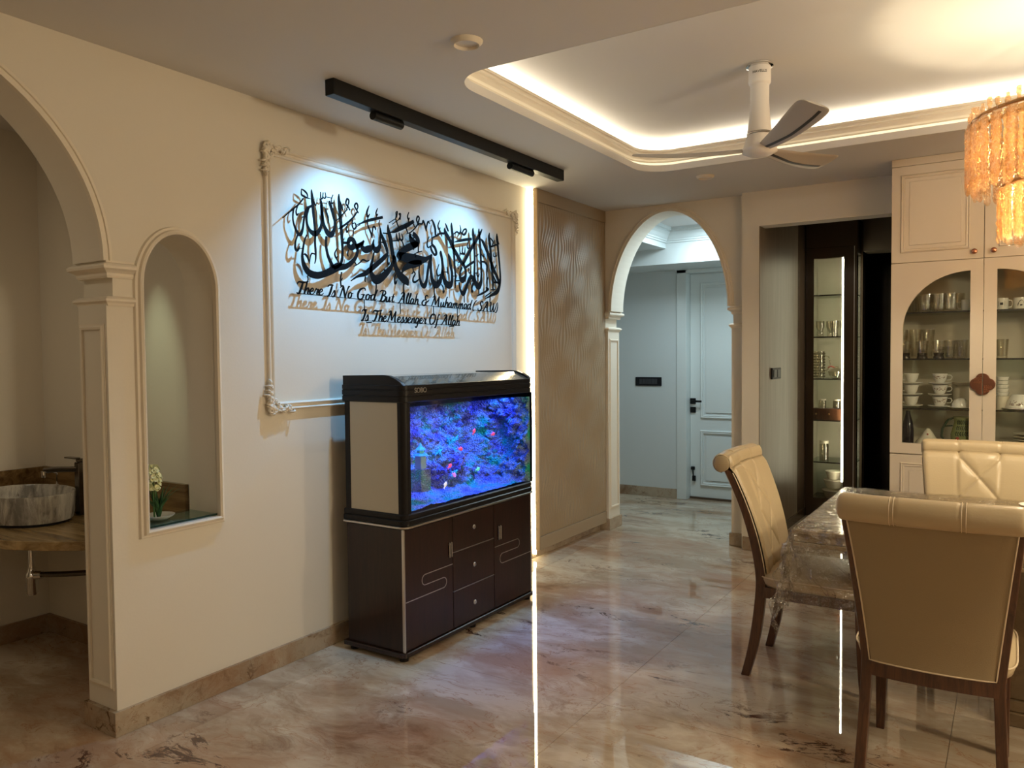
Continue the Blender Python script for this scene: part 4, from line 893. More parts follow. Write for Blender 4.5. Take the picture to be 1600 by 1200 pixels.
for k in range(5):
    a = 2*PI*k/5; build('bulb', MB().ball((CX+.15*math.cos(a), CY+.15*math.sin(a), 2.30), .028, .028, .045, 12, 8), 'glass', ch, smooth=True)
build('bulb', MB().ball((CX, CY, 2.03), .05, .05, .06, 12, 8), 'glass', ch, smooth=True)

# ================================================================== TALL WAVE-PANELLED CABINET AND LED
tc = thing('wave_panel_cabinet', 'tall taupe built-in cabinet with wavy carved door at the end of the art wall', 'cabinet', (-2.955, 5.5, .064))
build('side_panel', MB().bbox(-2.958, -2.925, 4.925, 4.938, .064, CZH-.001, .001), 'wardedge', tc, label='light oak left edge of the wavy cabinet')
build('body', MB().box(-2.991, -2.932, 4.938, 6.055, .066, CZH-.001), 'ward', tc)
build('top_panel', MB().bbox(-2.932, -2.922, 4.932, 6.056, 2.618, CZH-.001, .0015), 'ward', tc)
build('bottom_panel', MB().bbox(-2.932, -2.922, 4.932, 6.056, .066, .163, .0015), 'ward', tc)
def wave(u, v):
    y = 4.933+1.122*u; z = .168+2.446*v
    ph = (y + .030*math.sin(2*PI*(z/.62+ y/.9)) + .016*math.sin(2*PI*(z/.37 - y/.42)+1.3))/.0340
    e = min(1, u*60, (1-u)*60, v*70, (1-v)*70)
    return (-2.9265+.0062*e*(.5+.5*math.cos(2*PI*ph)), y, z)
build('wave_door', MB().grid(wave, 240, 130), 'ward', tc, smooth=True, recalc=False)
st = build('vertical_light_strip', MB().box(-2.990, -2.962, 4.935, 4.94, .03, CZH-.002), 'vled'); tag(st, 'bright warm vertical light strip between the art wall and wavy cabinet', 'light strip')

# ================================================================== DISPLAY CABINET
YC = 5.523
CAB0, CAB1 = -.662, .350
dc = thing('display_cabinet', 'pinkish cream built-in display cabinet with arched glass doors behind the dining table', 'cabinet', (-.155, 5.70, 0))
mb = MB().box(CAB0, CAB0+.018, YC+.02, 5.975, .0, CZH-.001).box(CAB1-.018, CAB1, YC+.02, 5.975, 0, CZH-.001).box(CAB0, CAB1, YC+.02, 5.975, 2.055, 2.070).box(CAB0, CAB1, YC+.02, 5.975, .85, .895).box(CAB0, CAB1, YC+.04, 5.975, 0, .08).box(CAB0, CAB1, YC+.02, YC+.06, 2.672, CZH-.001)
build('carcass', mb, 'cab', dc)
build('back_panel', MB().box(CAB0+.018, CAB1-.018, 5.90, 5.975, .895, 2.055), 'cabin', dc)
build('side_lining', MB().box(CAB0+.018, CAB0+.021, YC+.03, 5.90, .895, 2.055).box(CAB1-.021, CAB1-.018, YC+.03, 5.90, .895, 2.055), 'cabin', dc)
build('cornice', MB().bbox(CAB0-.001, CAB1+.001, YC-.003, YC+.02, 2.668, CZH-.001, .002), 'cab', dc)
pm = [(0, 0), (0, .003), (.006, .010), (.012, .004), (.020, .006), (.024, .001), (.024, 0)]
XM = -.156
for k, (a, b) in enumerate(((CAB0, XM-.0015), (XM+.0015, CAB1))):
    d = build('upper_door', MB().bbox(a, b, YC, YC+.02, 2.064, 2.666, .0015), 'cab', dc)
    mb = MB(); mb.sweep(rect(a+.052, b-.072 if k == 0 else b-.052, 2.125, 2.612) if k == 0 else rect(a+.072, b-.052, 2.125, 2.612), pm, WY(YC), closed=True, side=-1)
    mb.bbox((a+.10) if k == 0 else a+.12, (b-.12) if k == 0 else b-.10, YC-.003, YC+.002, 2.17, 2.567, .002); build('door_panel', mb, 'cab', d)
    kx = XM-.050 if k == 0 else XM+.050
    build('knob', MB().lathe([(0, -.026), (.010, -.025), (.016, -.020), (.016, -.015), (.008, -.010), (.006, 0)], (kx, YC, 2.105), 18, axis='y'), 'copper', d, smooth=40)
    # glass door with a quarter-arched opening
    s_ = -1 if k == 0 else 1
    ax = XM+s_*.069; bx = XM+s_*.437; zt, zs, zb_ = 1.993, 1.640, .925
    q = [(ax+(bx-ax)*math.sin(t), zs+(zt-zs)*math.cos(t)) for t in [PI/2*i/24 for i in range(25)]]
    o = [(XM+s_*.0015, .858), (XM+s_*.0015, 2.060), (a if k == 0 else b, 2.060), (a if k == 0 else b, .858)]
    hole = [(ax, zb_)]+q+[(bx, zb_)]
    # two pieces that meet above and below the opening
    mb = MB()
    mb.prism([o[0], o[1], (ax, 2.060), (ax, .858)], WY(YC), -.02, 0)
    mb.prism([(ax, 2.060), o[2], (bx, zs)]+q[::-1][1:], WY(YC), -.02, 0)
    mb.prism([o[2], o[3], (bx, .858), (bx, zs)], WY(YC), -.02, 0)
    mb.prism([(ax, .858), (ax, zb_), (bx, zb_), (bx, .858)], WY(YC), -.02, 0)
    g = build('glass_door', mb, 'cab', dc)
    build('pane', MB().prism([(ax-s_*.01, zb_-.01)]+[(x+(0), z+.0) for x, z in q]+[(bx, zb_-.01)], WY(YC+.012), -.002, 0), 'glass', g)
    # half of the quatrefoil handle
    lob = []; R_ = .034; cxs = [(0, .033), (s_*.033, 0), (0, -.033)]
    out = [(0, .068)]
    for ang in range(90, -91, -6):
        t = math.radians(ang); ph = (t+PI/4) % (PI/2)-PI/4; rq = .030*math.cos(ph)+math.sqrt(.036**2-(.030*math.sin(ph))**2); out.append((s_*math.cos(t)*rq, math.sin(t)*rq))
    out = [(XM+s_*.0015+x, 1.303+z) for x, z in out[1:]]
    h = build('handle', MB().prism(out, WY(YC), .004, .020), 'copperd', g, bevel=.003, label='dark bronze half of a four lobed handle')
    mb = MB()
    for r_ in range(6):
        for c_ in range(4):
            xx = XM+s_*(.010+.011*c_)+.003*(r_ % 2); zz = 1.303-s_*(.010+.008*r_); 
            if (xx-XM)**2+(zz-1.303)**2 < .0029: mb.box(xx-.0042, xx+.0042, YC-.0225, YC-.0195, zz-.0016, zz+.0016)
    build('studs', mb, 'copper', h)
    # lower door
    l = build('lower_door', MB().bbox(a, b, YC, YC+.02, .085, .851, .0015), 'cab', dc)
    mb = MB(); mb.sweep(rect(a+.06, b-.06, .15, .80), pm, WY(YC), closed=True, side=-1); mb.bbox(a+.11, b-.11, YC-.003, YC+.002, .20, .75, .002); build('door_panel', mb, 'cab', l)
SH = (1.752, 1.459, 1.145)
for z in SH:
    s = build('shelf', MB().box(CAB0+.021, CAB1-.021, YC+.035, 5.90, z-.008, z), 'shelfglass', dc)
    build('shelf_edge', MB().box(CAB0+.021, CAB1-.021, YC+.031, YC+.0345, z-.009, z+.001), 'shelfdark', s)
# ---- glassware and china
def tumbler(r0, r1, h, t=.002): return MB().lathe([(0, .001), (r0, 0), (r0*1.0, .006), (r1, h), (r1-t, h), (r0*.86, .014), (0, .012)], seg=20)
def item(name, mb, mt, loc, label, cat, group=None, smooth=40):
    o = build(name, mb, mt, smooth=smooth); o.location = loc; return tag(o, label, cat, group)
def dupo(o, loc, label=None, rz=0):
    c = o.copy(); COL.objects.link(c); c.location = loc; c.rotation_euler = (0, 0, rz)
    if label: c['label'] = label
    return c
def fluted(r, h):
    mb = MB(); R = []
    for z, k in ((0, .8), (.01, .95), (.03, 1), (h*.6, 1.0), (h, 1.06)):
        R.append([(r*k*(1+.07*math.cos(9*a))*math.cos(a), r*k*(1+.07*math.cos(9*a))*math.sin(a), z) for a in [2*PI*q/36 for q in range(36)]])
    for z, k in ((h, .98), (.015, .8)):
        R.append([(r*k*math.cos(a), r*k*math.sin(a), z) for a in [2*PI*q/36 for q in range(36)]])
    return mb.loft(R)
g0 = item('cut_glass_tumbler', fluted(.036, .115), 'crystal', (-.52, 5.70, SH[0]), 'cut glass tumbler in the glittering cluster on the top shelf behind the left glass door', 'glass', 'cut glass tumblers on the top shelf')
g0['label'] = 'cut glass tumbler at the left end of the middle row, top shelf, left glass door'
for x, y, l in ((-.445, 5.70, 'second from left in the middle row'), (-.37, 5.70, 'third from left in the middle row'), (-.30, 5.68, 'at the right end of the middle row'), (-.48, 5.62, 'at the left end of the front row'), (-.405, 5.62, 'in the centre of the front row'), (-.34, 5.62, 'at the right end of the front row'), (-.55, 5.78, 'left one of the rear pair'), (-.47, 5.78, 'right one of the rear pair')):
    dupo(g0, (x, y, SH[0]), 'cut glass tumbler %s, top cabinet shelf' % l)
def mug(h=.072, r=.036):
    mb = MB().lathe([(0, .001), (r*.92, 0), (r, .006), (r, h), (r-.003, h), (r-.004, .006), (0, .005)], seg=24)
    mb.tube([(r-.002, 0, h*.82), (r+.016, 0, h*.80), (r+.022, 0, h*.5), (r+.014, 0, h*.25), (r-.002, 0, h*.22)], .004, 8); return mb
def mug_thing(loc, label, rz, pat):
    t = thing('mug', label, 'mug', (0, 0, 0), 'printed mugs on the top shelf'); 
    build('body', mug(), 'porc', t, smooth=40)
    mb = MB()
    if pat == 0: P = [(-.018, .022), (.018, .022), (.018, .052), (-.018, .052)]; P2 = [(-.008, .03), (.008, .03), (.008, .045), (-.008, .045)]
    else: P = [(-.018, .02), (.018, .02), (.018, .034), (.010, .050), (0, .058), (-.010, .050), (-.018, .034)]; P2 = [(-.006, .022), (.006, .022), (.006, .03), (-.006, .03)]
    for pp_, e in ((P, .0365), (P2, .037)):
        for (dx) in (0,): mb.loft([[(e*math.sin(a/.036), -e*math.cos(a/.036), z) for a, z in pp_], [((e-.001)*math.sin(a/.036), -(e-.001)*math.cos(a/.036), z) for a, z in pp_]])
    build('print', mb, 'black', t); t.location = loc; t.rotation_euler = (0, 0, rz); return t
mug_thing((-.245, 5.66, SH[0]), 'white printed mug at the right edge of the left glass door, top shelf', PI, 0)
mug_thing((-.065, 5.66, SH[0]), 'left white printed mug behind the right glass door, top shelf', 0, 0)
mug_thing((.03, 5.66, SH[0]), 'white mug with dark dome print behind the right glass door', .15, 1)
tl = item('tall_glass', tumbler(.026, .038, .19), 'crystal', (-.545, 5.78, SH[1]), 'tall flared glass standing in the rear row, second shelf of the display cabinet', 'glass', 'tall flared glasses on the second shelf')
tl['label'] = 'middle one of three tall flared glasses, second shelf of the display cabinet'
dupo(tl, (-.625, 5.78, SH[1]), 'leftmost of three tall flared glasses, second shelf of the display cabinet'); dupo(tl, (-.47, 5.78, SH[1]), 'rightmost of three tall flared glasses, second shelf of the display cabinet')
def brandy():
    return MB().lathe([(0, .001), (.030, 0), (.031, .012), (.028, .022), (.033, .05), (.039, .112), (.036, .112), (.030, .05), (.024, .03), (0, .026)], seg=20)
M['smokeglass'] = thin_glass('smoked_glass_base', (.30, .22, .16), 1.5, extra=.05)
for k, x in enumerate((-.59, -.49, -.398)):
    t = thing('footed_glass', ('leftmost', 'middle', 'rightmost')[k]+' of three short glasses with dark bases, second shelf of the display cabinet', 'glass', (x, 5.62, SH[1]), 'dark based glasses on the second shelf')
    build('bowl', MB().lathe([(.030, .035), (.034, .06), (.039, .112), (.0365, .112), (.031, .06), (0, .038)], (x, 5.62, SH[1]), 20), 'crystal', t, smooth=40)
    build('base', MB().lathe([(0, .001), (.031, 0), (.032, .010), (.027, .018), (.031, .036), (.0, .037)], (x, 5.62, SH[1]), 20), 'smokeglass', t, smooth=40)
pg_ = item('water_glass', tumbler(.028, .034, .115), 'crystal', (-.335, 5.64, SH[1]), 'plain glass left of three crowded clear glasses, second shelf near the door stile', 'glass', 'clear glasses on the second shelf')
dupo(pg_, (-.27, 5.62, SH[1]), 'plain glass nearest the door stile on the second shelf'); dupo(pg_, (-.30, 5.72, SH[1]), 'plain glass standing behind the two front ones on the second shelf'); 
dupo(pg_, (-.058, 5.62, SH[1]), 'lone clear glass on the second shelf behind the right glass door')
item('glass_bowl', MB().lathe([(0, .001), (.03, 0), (.05, .03), (.066, .075), (.063, .075), (.046, .03), (0, .006)], seg=24), 'crystal', (-.36, 5.79, SH[1]), 'glass bowl behind the clear glasses, second shelf', 'bowl')
def cup_on_saucer(x, y, z, label, rz):
    t = thing('teacup', label, 'cup', (0, 0, 0), 'floral teacups stacked on the third shelf')
    mb = MB().lathe([(0, .004), (.024, .0), (.026, .004), (.036, .022), (.042, .048), (.045, .056), (.043, .056), (.034, .022), (.024, .007), (0, .006)], seg=24)
    build('cup_bowl', mb, 'porc', t, smooth=40)
    build('handle', MB().tube([(.042, 0, .046), (.060, 0, .046), (.068, 0, .034), (.060, 0, .018), (.037, 0, .016)], .0032, 8), 'porc', t, smooth=True)
    mb = MB(); rr_ = random.Random(int(abs(x*1000)+z*1000))
    for k in range(26):
        a = rr_.uniform(-1.0, 1.0); zz = rr_.uniform(.022, .042); r = .036+(zz-.022)*.25+.0006; s = rr_.uniform(.0015, .0035)
        mb.ball((r*math.sin(a), -r*math.cos(a), zz), s, s, s, 6, 3)
    build('flower_print', mb, 'flower', t); t.location = (x, y, z); t.rotation_euler = (0, 0, rz)
    s = build('saucer', MB().lathe([(0, .0), (.034, 0), (.060, .008), (.068, .013), (.067, .015), (.055, .010), (.03, .004), (0, .004)], seg=28), 'porc', smooth=40)
    s.location = (x, y, z-.0145); tag(s, label.replace('teacup', 'saucer').replace('white saucer', 'white saucer under the cup'), 'saucer', 'saucers stacked on the third shelf'); return t
for c_, (x, nm) in enumerate(((-.555, 'left'), (-.392, 'right'))):
    for k, lv in enumerate(('bottom', 'middle', 'topmost')):
        cup_on_saucer(x, 5.66, SH[2]+.0155+k*.073, '%s floral white teacup of the %s stack on the third shelf' % (lv, nm), 0 if c_ else PI)
o = item('plate_stack_dish', MB().lathe([(0, .0), (.04, 0), (.075, .02), (.078, .024), (.06, .012), (0, .006)], seg=28), 'porcmat', (-.27, 5.74, SH[2]+.14), 'cream dish on top of the white jar, third shelf', 'dish')
item('white_jar', MB().lathe([(0, 0), (.052, 0), (.058, .02), (.058, .12), (.05, .14), (0, .14)], seg=24), 'porcmat', (-.27, 5.78, SH[2]), 'plain cream jar behind the dome dish, third shelf', 'jar')
t = thing('domed_dish', 'low white dish with floral domed lid on the third shelf, left door', 'dish', (-.275, 5.63, SH[2]))
build('plate', MB().lathe([(0, 0), (.05, 0), (.072, .010), (.07, .012), (0, .006)], (-.275, 5.63, SH[2]), 28), 'porc', t, smooth=40)
build('dome_lid', MB().lathe([(.052, .010), (.050, .03), (.036, .055), (.012, .066), (0, .067)], (-.275, 5.63, SH[2]), 28), 'porc', t, smooth=True)
# right door contents
for k in range(5):
    o = item('stacked_mug', MB().lathe([(0, 0), (.030, 0), (.036, .022), (.034, .022), (0, .004)], seg=20), 'porc', (-.055, 5.64, SH[2]+.085+k*.0235), ('lowest', 'second', 'middle', 'fourth', 'topmost')[k]+' small white cup in the stack behind the right glass door', 'cup', 'small cups stacked behind the right door')
item('canister', MB().lathe([(0, 0), (.035, 0), (.036, .083), (0, .084)], seg=20), 'porcmat', (-.055, 5.64, SH[2]), 'cream canister under the small cup stack behind the right glass door', 'canister')
t = thing('serving_bowl', 'floral white bowl turned over on ribbed plate behind the right glass door', 'bowl', (.03, 5.62, SH[2]))
build('plate', MB().lathe([(0, 0), (.06, 0), (.098, .012), (.097, .015), (0, .006)], (.04, 5.62, SH[2]), 32), 'porc', t, smooth=40)
build('bowl', MB().lathe([(.080, .016), (.074, .045), (.050, .088), (.045, .095), (0, .093)], (.04, 5.62, SH[2]), 32), 'porc', t, smooth=40)
mb = MB(); rr_ = random.Random(4)
for k in range(40):
    a = rr_.uniform(-.9, .7); zz = rr_.uniform(.03, .06); r = .078-(zz-.03)*.5+.001; mb.ball((.04+r*math.sin(a), 5.62-r*math.cos(a), SH[2]+zz), .004, .004, .003, 6, 3)
build('flower_print', mb, 'flower', t)
ZB = .895
item('dark_bottle', MB().lathe([(0, 0), (.030, 0), (.034, .01), (.036, .10), (.030, .15), (.018, .19), (.013, .21), (.013, .225), (0, .226)], seg=24), 'darkglass', (-.575, 5.68, ZB), 'glossy black bottle at the bottom left behind the left glass door', 'bottle')
t = thing('conical_dish', 'cream cone lidded dish with a red dot on the cabinet floor', 'dish', (-.455, 5.64, ZB))
build('base', MB().lathe([(0, 0), (.06, 0), (.085, .012), (.083, .016), (0, .01)], (-.455, 5.64, ZB), 28), 'porcmat', t, smooth=40)
build('cone_lid', MB().lathe([(.078, .014), (.070, .035), (.045, .06), (.022, .10), (.010, .115), (0, .118)], (-.455, 5.64, ZB), 28), 'porcmat', t, smooth=40)
build('red_dot', MB().ball((-.455, 5.607, ZB+.083), .006, .004, .006, 8, 5), 'redgl', t)
t = thing('floral_jug', 'olive green jug with dark leaf painting and dark handle at the cabinet bottom', 'jug', (-.26, 5.65, ZB))
JP = [(0, 0), (.050, 0), (.056, .01), (.068, .05), (.070, .085), (.058, .13), (.050, .165), (.052, .19), (.058, .198), (.055, .198), (.046, .165), (.05, .13), (.06, .08), (0, .01)]
build('body', MB().lathe(JP, (-.26, 5.65, ZB), 32), 'greenjug', t, smooth=40)
build('handle', MB().tube([(-.312, 5.65, ZB+.19), (-.345, 5.65, ZB+.175), (-.375, 5.65, ZB+.12), (-.38, 5.65, ZB+.07), (-.355, 5.65, ZB+.03), (-.325, 5.65, ZB+.03)], [.006, .007, .0075, .0075, .007, .006], 8), 'leafdk', t, smooth=True)
build('handle_brace', MB().tube([(-.365, 5.65, ZB+.135), (-.318, 5.65, ZB+.14)], .004, 6), 'leafdk', t)
mb = MB(); mr = MB()
def on_jug(a, z):
    r = next((JP[i][0]+(JP[i+1][0]-JP[i][0])*(z-JP[i][1])/(JP[i+1][1]-JP[i][1]) for i in range(1, 8) if JP[i][1] <= z <= JP[i+1][1]), .06)+.0012
    return (-.26+r*math.sin(a), 5.65-r*math.cos(a), ZB+z)
for rw, z in enumerate((.165, .13, .095)):
    mb.tube([on_jug(-.7+.14*k, z+.003*math.sin(k)) for k in range(12)], .0010, 5)
    for k in range(8):
        for s2 in (1, -1):
            a = -.62+.19*k; mb.tube([on_jug(a, z), on_jug(a+.06, z+s2*.008), on_jug(a+.13, z+s2*.015)], [.001, .0034, .0006], 6)
for a, z in ((-.55, .045), (-.2, .04), (.1, .05), (-.4, .065)): 
    p = on_jug(a, z); mr.ball(p, .012, .004, .012, 8, 5)
build('leaf_painting', mb, 'leafdk', t); build('flower_painting', mr, 'redgl', t)
for k in range(2): item('metal_cup', MB().lathe([(0, 0), (.030, 0), (.036, .035), (.034, .035), (0, .004)], seg=20), 'chrome', (-.065+.075*k, 5.60+.03*k, ZB), ('left', 'right')[k]+' small shiny metal cup on the cabinet floor behind the right door', 'cup', 'metal cups')
for k in range(6): item('plate', MB().lathe([(0, 0), (.05, 0), (.082, .010), (.081, .013), (0, .006)], seg=28), 'porcmat', (.085, 5.68, ZB+k*.019), ('lowest', 'second', 'third', 'fourth', 'fifth', 'topmost')[k]+' plate of the stack at the bottom behind the right glass door', 'plate', 'plates stacked at the cabinet bottom')

# ================================================================== KITCHEN DISPLAY UNIT
YU = 7.54
ku = thing('kitchen_display_unit', 'tall dark brown kitchen unit with lit glass front beyond the opening', 'cabinet', (-1.40, 7.75, 0))
mb = MB()
mb.box(-1.616, -1.545, YU, YU+.02, 0, 2.45).box(-1.288, -1.205, YU, YU+.02, 0, 2.45).box(-1.545, -1.288, YU, YU+.02, 0, .17).box(-1.545, -1.288, YU, YU+.02, 2.358, 2.45)
d_ = build('glass_door', mb, 'kunit', ku)
build('pane', MB().box(-1.545, -1.288, YU+.008, YU+.012, .17, 2.358), 'glass', d_)
build('top_panel', MB().bbox(-1.616, -1.19, YU, YU+.02, 2.456, CZH-.001, .001), 'kunit', ku)
build('edge_profile', MB().box(-1.203, -1.198, YU-.002, YU+.02, 0, 2.45), 'silver', ku)
build('body', MB().box(-1.616, -1.60, YU+.02, 8.0, 0, CZH-.01).box(-1.60, -1.19, 7.985, 8.0, 0, CZH-.01).box(-1.60, -1.19, YU+.02, 7.985, 0, .15).box(-1.60, -1.19, YU+.02, 7.985, 2.40, CZH-.01).box(-1.198, -1.178, YU+.002, YU+.06, 0, CZH-.01).box(-1.198, -1.178, 7.85, 8.0, 0, CZH-.01), 'kunit', ku)
build('mirror_back', MB().box(-1.598, -1.20, 7.975, 7.984, .15, 2.40).box(-1.599, -1.594, YU+.03, 7.97, .15, 2.40), 'mirrorback', ku)
build('side_pane', MB().box(-1.190, -1.186, YU+.06, 7.85, .1, 2.40), 'glass', ku)
build('light_strip', MB().box(-1.306, -1.290, YU+.022, YU+.030, .33, 2.355), 'kled', ku, label='bright warm vertical light strip inside the glass door')
KS = (2.03, 1.65, 1.265, .885, .50)
for z in KS:
    s = build('shelf', MB().box(-1.59, -1.20, YU+.04, 7.97, z-.008, z), 'shelfglass', ku); build('shelf_edge', MB().box(-1.59, -1.20, YU+.036, YU+.0395, z-.010, z+.001), 'shelfdark', s)
def wavy(r, h): return MB().lathe([(0, .001), (r*.8, 0), (r*.8, .02), (r*.72, .06), (r, .10), (r, h), (r-.003, h), (r*.9, .09), (0, .03)], seg=20)
g1 = item('sundae_glass', wavy(.038, .145), 'crystal', (-1.515, 7.68, KS[1]), 'leftmost clear glass on the second shelf of the lit kitchen unit', 'glass', 'clear glasses in the lit kitchen unit')
for x, y, l in ((-1.435, 7.72, 'second clear glass on the lit kitchen unit shelf'), (-1.385, 7.66, 'third clear glass on the lit kitchen unit shelf'), (-1.31, 7.68, 'rightmost clear glass on the lit kitchen unit shelf')): dupo(g1, (x, y, KS[1]), l)
t = thing('glass_jug', 'studded clear glass jug with curved handle in the lit kitchen unit', 'jug', (-1.52, 7.68, KS[2]))
mb = MB().lathe([(0, 0), (.045, 0), (.047, .25), (.044, .25), (.042, .01), (0, .008)], (-1.52, 7.68, KS[2]), 24)
build('body', mb, 'crystal', t, smooth=40)
mb = MB()
for i in range(9):
    for k in range(14): a = 2*PI*(k+.5*(i % 2))/14; mb.ball((-1.52+.047*math.cos(a), 7.68+.047*math.sin(a), KS[2]+.02+i*.026), .0065, .0065, .0085, 6, 4)
build('studs', mb, 'crystal', t)
build('handle', MB().tube([(-1.475, 7.68, KS[2]+.21), (-1.44, 7.68, KS[2]+.20), (-1.425, 7.68, KS[2]+.15), (-1.44, 7.68, KS[2]+.09), (-1.475, 7.68, KS[2]+.06)], .007, 8), 'crystal', t, smooth=True)
t = thing('glass_bowl', 'cut glass bowl with red rimmed rose lid beside the studded jug', 'bowl', (-1.37, 7.68, KS[2]))
build('bowl', MB().lathe([(0, 0), (.04, 0), (.065, .03), (.075, .065), (.072, .065), (.06, .03), (0, .008)], (-1.37, 7.68, KS[2]), 28), 'crystal', t, smooth=40)
build('lid', MB().lathe([(.074, .066), (.05, .085), (.02, .095), (.015, .11), (0, .115)], (-1.37, 7.68, KS[2]), 28), 'crystal', t, smooth=40)
build('red_rim', MB().tube([(-1.44, 7.65, KS[2]+.10), (-1.41, 7.64, KS[2]+.115), (-1.38, 7.645, KS[2]+.10)], .006, 6), 'redgl', t)
t = thing('spice_rack', 'dark brown wooden spice box with jars on the fourth shelf of the lit unit', 'rack', (-1.42, 7.68, KS[3]))
build('box', MB().bbox(-1.57, -1.27, 7.60, 7.74, KS[3], KS[3]+.105, .003), 'chairwood', t)
for k, x in enumerate((-1.53, -1.42, -1.31)): build('knob', MB().ball((x, 7.597, KS[3]+.055), .008, .008, .010, 8, 6), 'gold', t)
def jar_t(x, y, z, h, r, label, lid='porcmat', grp=None):
    t = thing('storage_jar', label, 'jar', (x, y, z), grp)
    build('jar_body', MB().lathe([(0, 0), (r, 0), (r, h*.78), (r*.85, h*.84), (r*.82, h*.84), (r*.9, h*.76), (r*.92, .006), (0, .006)], (x, y, z), 20), 'crystal', t, smooth=40)
    build('jar_lid', MB().lathe([(r*.86, h*.84), (r*.92, h*.85), (r*.92, h*.99), (0, h)], (x, y, z), 20), lid, t, smooth=40); return t
jar_t(-1.49, 7.67, KS[3]+.105, .085, .034, 'small lidded jar at left on the dark spice box')
jar_t(-1.36, 7.67, KS[3]+.105, .085, .04, 'wider lidded jar at right on the dark spice box')
jar_t(-1.475, 7.68, KS[4], .19, .042, 'tall clear jar with pale lid on the fifth shelf of the lit unit')
for k, (r, z) in enumerate(((.105, .15), (.09, .245), (.072, .325))):
    item('mixing_bowl', MB().lathe([(0, 0), (r*.6, 0), (r*.66, .006), (r*.92, .068), (r, .074), (r, .080), (r*.94, .080), (r*.6, .012), (0, .01)], seg=28), 'porcmat', (-1.40, 7.72, z), ('largest cream bowl at the bottom of the stack', 'middle cream bowl of the stack', 'smallest cream bowl on top of the stack')[k]+' in the lit kitchen unit', 'bowl', 'cream bowls stacked in the kitchen unit')

# ================================================================== WASHROOM CORNER
wc = thing('washbasin_counter', 'brown banded stone washbasin counter with backsplash in the washroom corner', 'counter', (-4.0, 2.0, .69))
o = [(-4.488, 2.233), (-3.205, 2.233), (-3.205, 2.02), (-3.26, 1.90), (-3.36, 1.79), (-3.55, 1.68), (-3.80, 1.61), (-4.1, 1.58), (-4.488, 1.56)]
o = [o[0], o[1]]+catmull(o[2:], 4)
rr_ = random.Random(2); o = [(x+rr_.uniform(-.004, .004), y+rr_.uniform(-.004, .004)) if 1 < i < len(o)-1 else (x, y) for i, (x, y) in enumerate(o)]
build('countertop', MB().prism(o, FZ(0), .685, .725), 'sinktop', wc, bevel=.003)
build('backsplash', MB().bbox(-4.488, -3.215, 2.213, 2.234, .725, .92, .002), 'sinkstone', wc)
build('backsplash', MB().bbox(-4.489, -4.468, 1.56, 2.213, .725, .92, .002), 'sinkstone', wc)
bs = thing('washbasin', 'oval grey streaked marble vessel basin on the brown stone counter', 'basin', (-4.03, 1.93, .73))
BX, BY, BA, BB, BZ = -4.03, 1.915, .265, .19, .735
mb = MB(); R = []
for k_, z in ((.80, 0), (.94, .004), (.97, .03), (1, .125), (.995, .132), (.955, .133), (.93, .125), (.88, .05), (.6, .015), (.05, .012)):
    R.append([(BX+BA*k_*math.cos(a), BY+BB*k_*math.sin(a), BZ+z) for a in [2*PI*q/48 for q in range(48)]])
mb.loft(R); build('bowl', mb, 'washmarble', bs, smooth=50)
build('drain', MB().lathe([(0, .016), (.022, .016), (.024, .012)], (BX, BY, BZ), 20), 'chrome', bs)
build('foot_ring', MB().loft([[(BX+BA*.9*math.cos(a), BY+BB*.9*math.sin(a), z) for a in [2*PI*q/32 for q in range(32)]] for z in (.7255, .735)]), 'blackpl', bs)
fc = thing('basin_tap', 'tall chrome mixer tap reaching over the marble basin', 'tap', (-3.93, 2.14, .725))
build('column', MB().bbox(-3.945, -3.905, 2.10, 2.145, .7255, .99, .003), 'darkchrome', fc)
build('spout', MB().tube([(-3.925, 2.11, .955), (-4.02, 2.05, .955), (-4.075, 2.02, .950)], .014, 12, flat=.6), 'darkchrome', fc, smooth=40)
build('aerator', MB().lathe([(0, -.03), (.014, -.03), (.015, 0), (0, 0)], (-4.075, 2.02, .945), 16), 'chrome', fc)
build('lever', MB().bbox(-3.94, -3.91, 2.105, 2.14, .991, 1.008, .003).bbox(-4.01, -3.91, 2.085, 2.115, 1.008, 1.015, .002), 'darkchrome', fc)
sd = thing('soap_dispenser', 'small chrome soap pump standing behind the marble basin', 'soap dispenser', (-4.20, 2.12, .725))
build('bottle', MB().lathe([(0, 0), (.022, 0), (.022, .12), (.010, .135), (0, .136)], (-4.17, 2.13, .725), 18), 'chrome', sd, smooth=40)
build('pump_head', MB().tube([(-4.17, 2.13, .86), (-4.17, 2.13, .915), (-4.175, 2.11, .925), (-4.19, 2.09, .92)], .005, 8), 'chrome', sd, smooth=True)
bt = thing('bottle_trap', 'chrome bottle trap and waste pipe under the stone counter', 'pipe', (-4.05, 1.92, .40))
TX_, TY_ = -4.08, 1.95
build('tail_pipe', MB().lathe([(.014, 0), (.014, .22)], (TX_, TY_, .465), 18, caps=True), 'chrome', bt, smooth=40)
build('trap_bottle', MB().lathe([(0, -.125), (.018, -.125), (.026, -.115), (.027, -.04), (.030, -.035), (.030, -.02), (.020, -.005), (.018, .01), (.0, .012)], (TX_, TY_, .465), 20), 'chrome', bt, smooth=40)
build('waste_pipe', MB().tube([(TX_, TY_, .44), (-3.95, 2.02, .445), (-3.70, 2.225, .45)], .014, 14), 'darkchrome', bt, smooth=40)
build('pipe_nut', MB().tube([(-4.06, 1.958, .44), (-4.03, 1.975, .441)], .021, 14), 'chrome', bt, smooth=40)
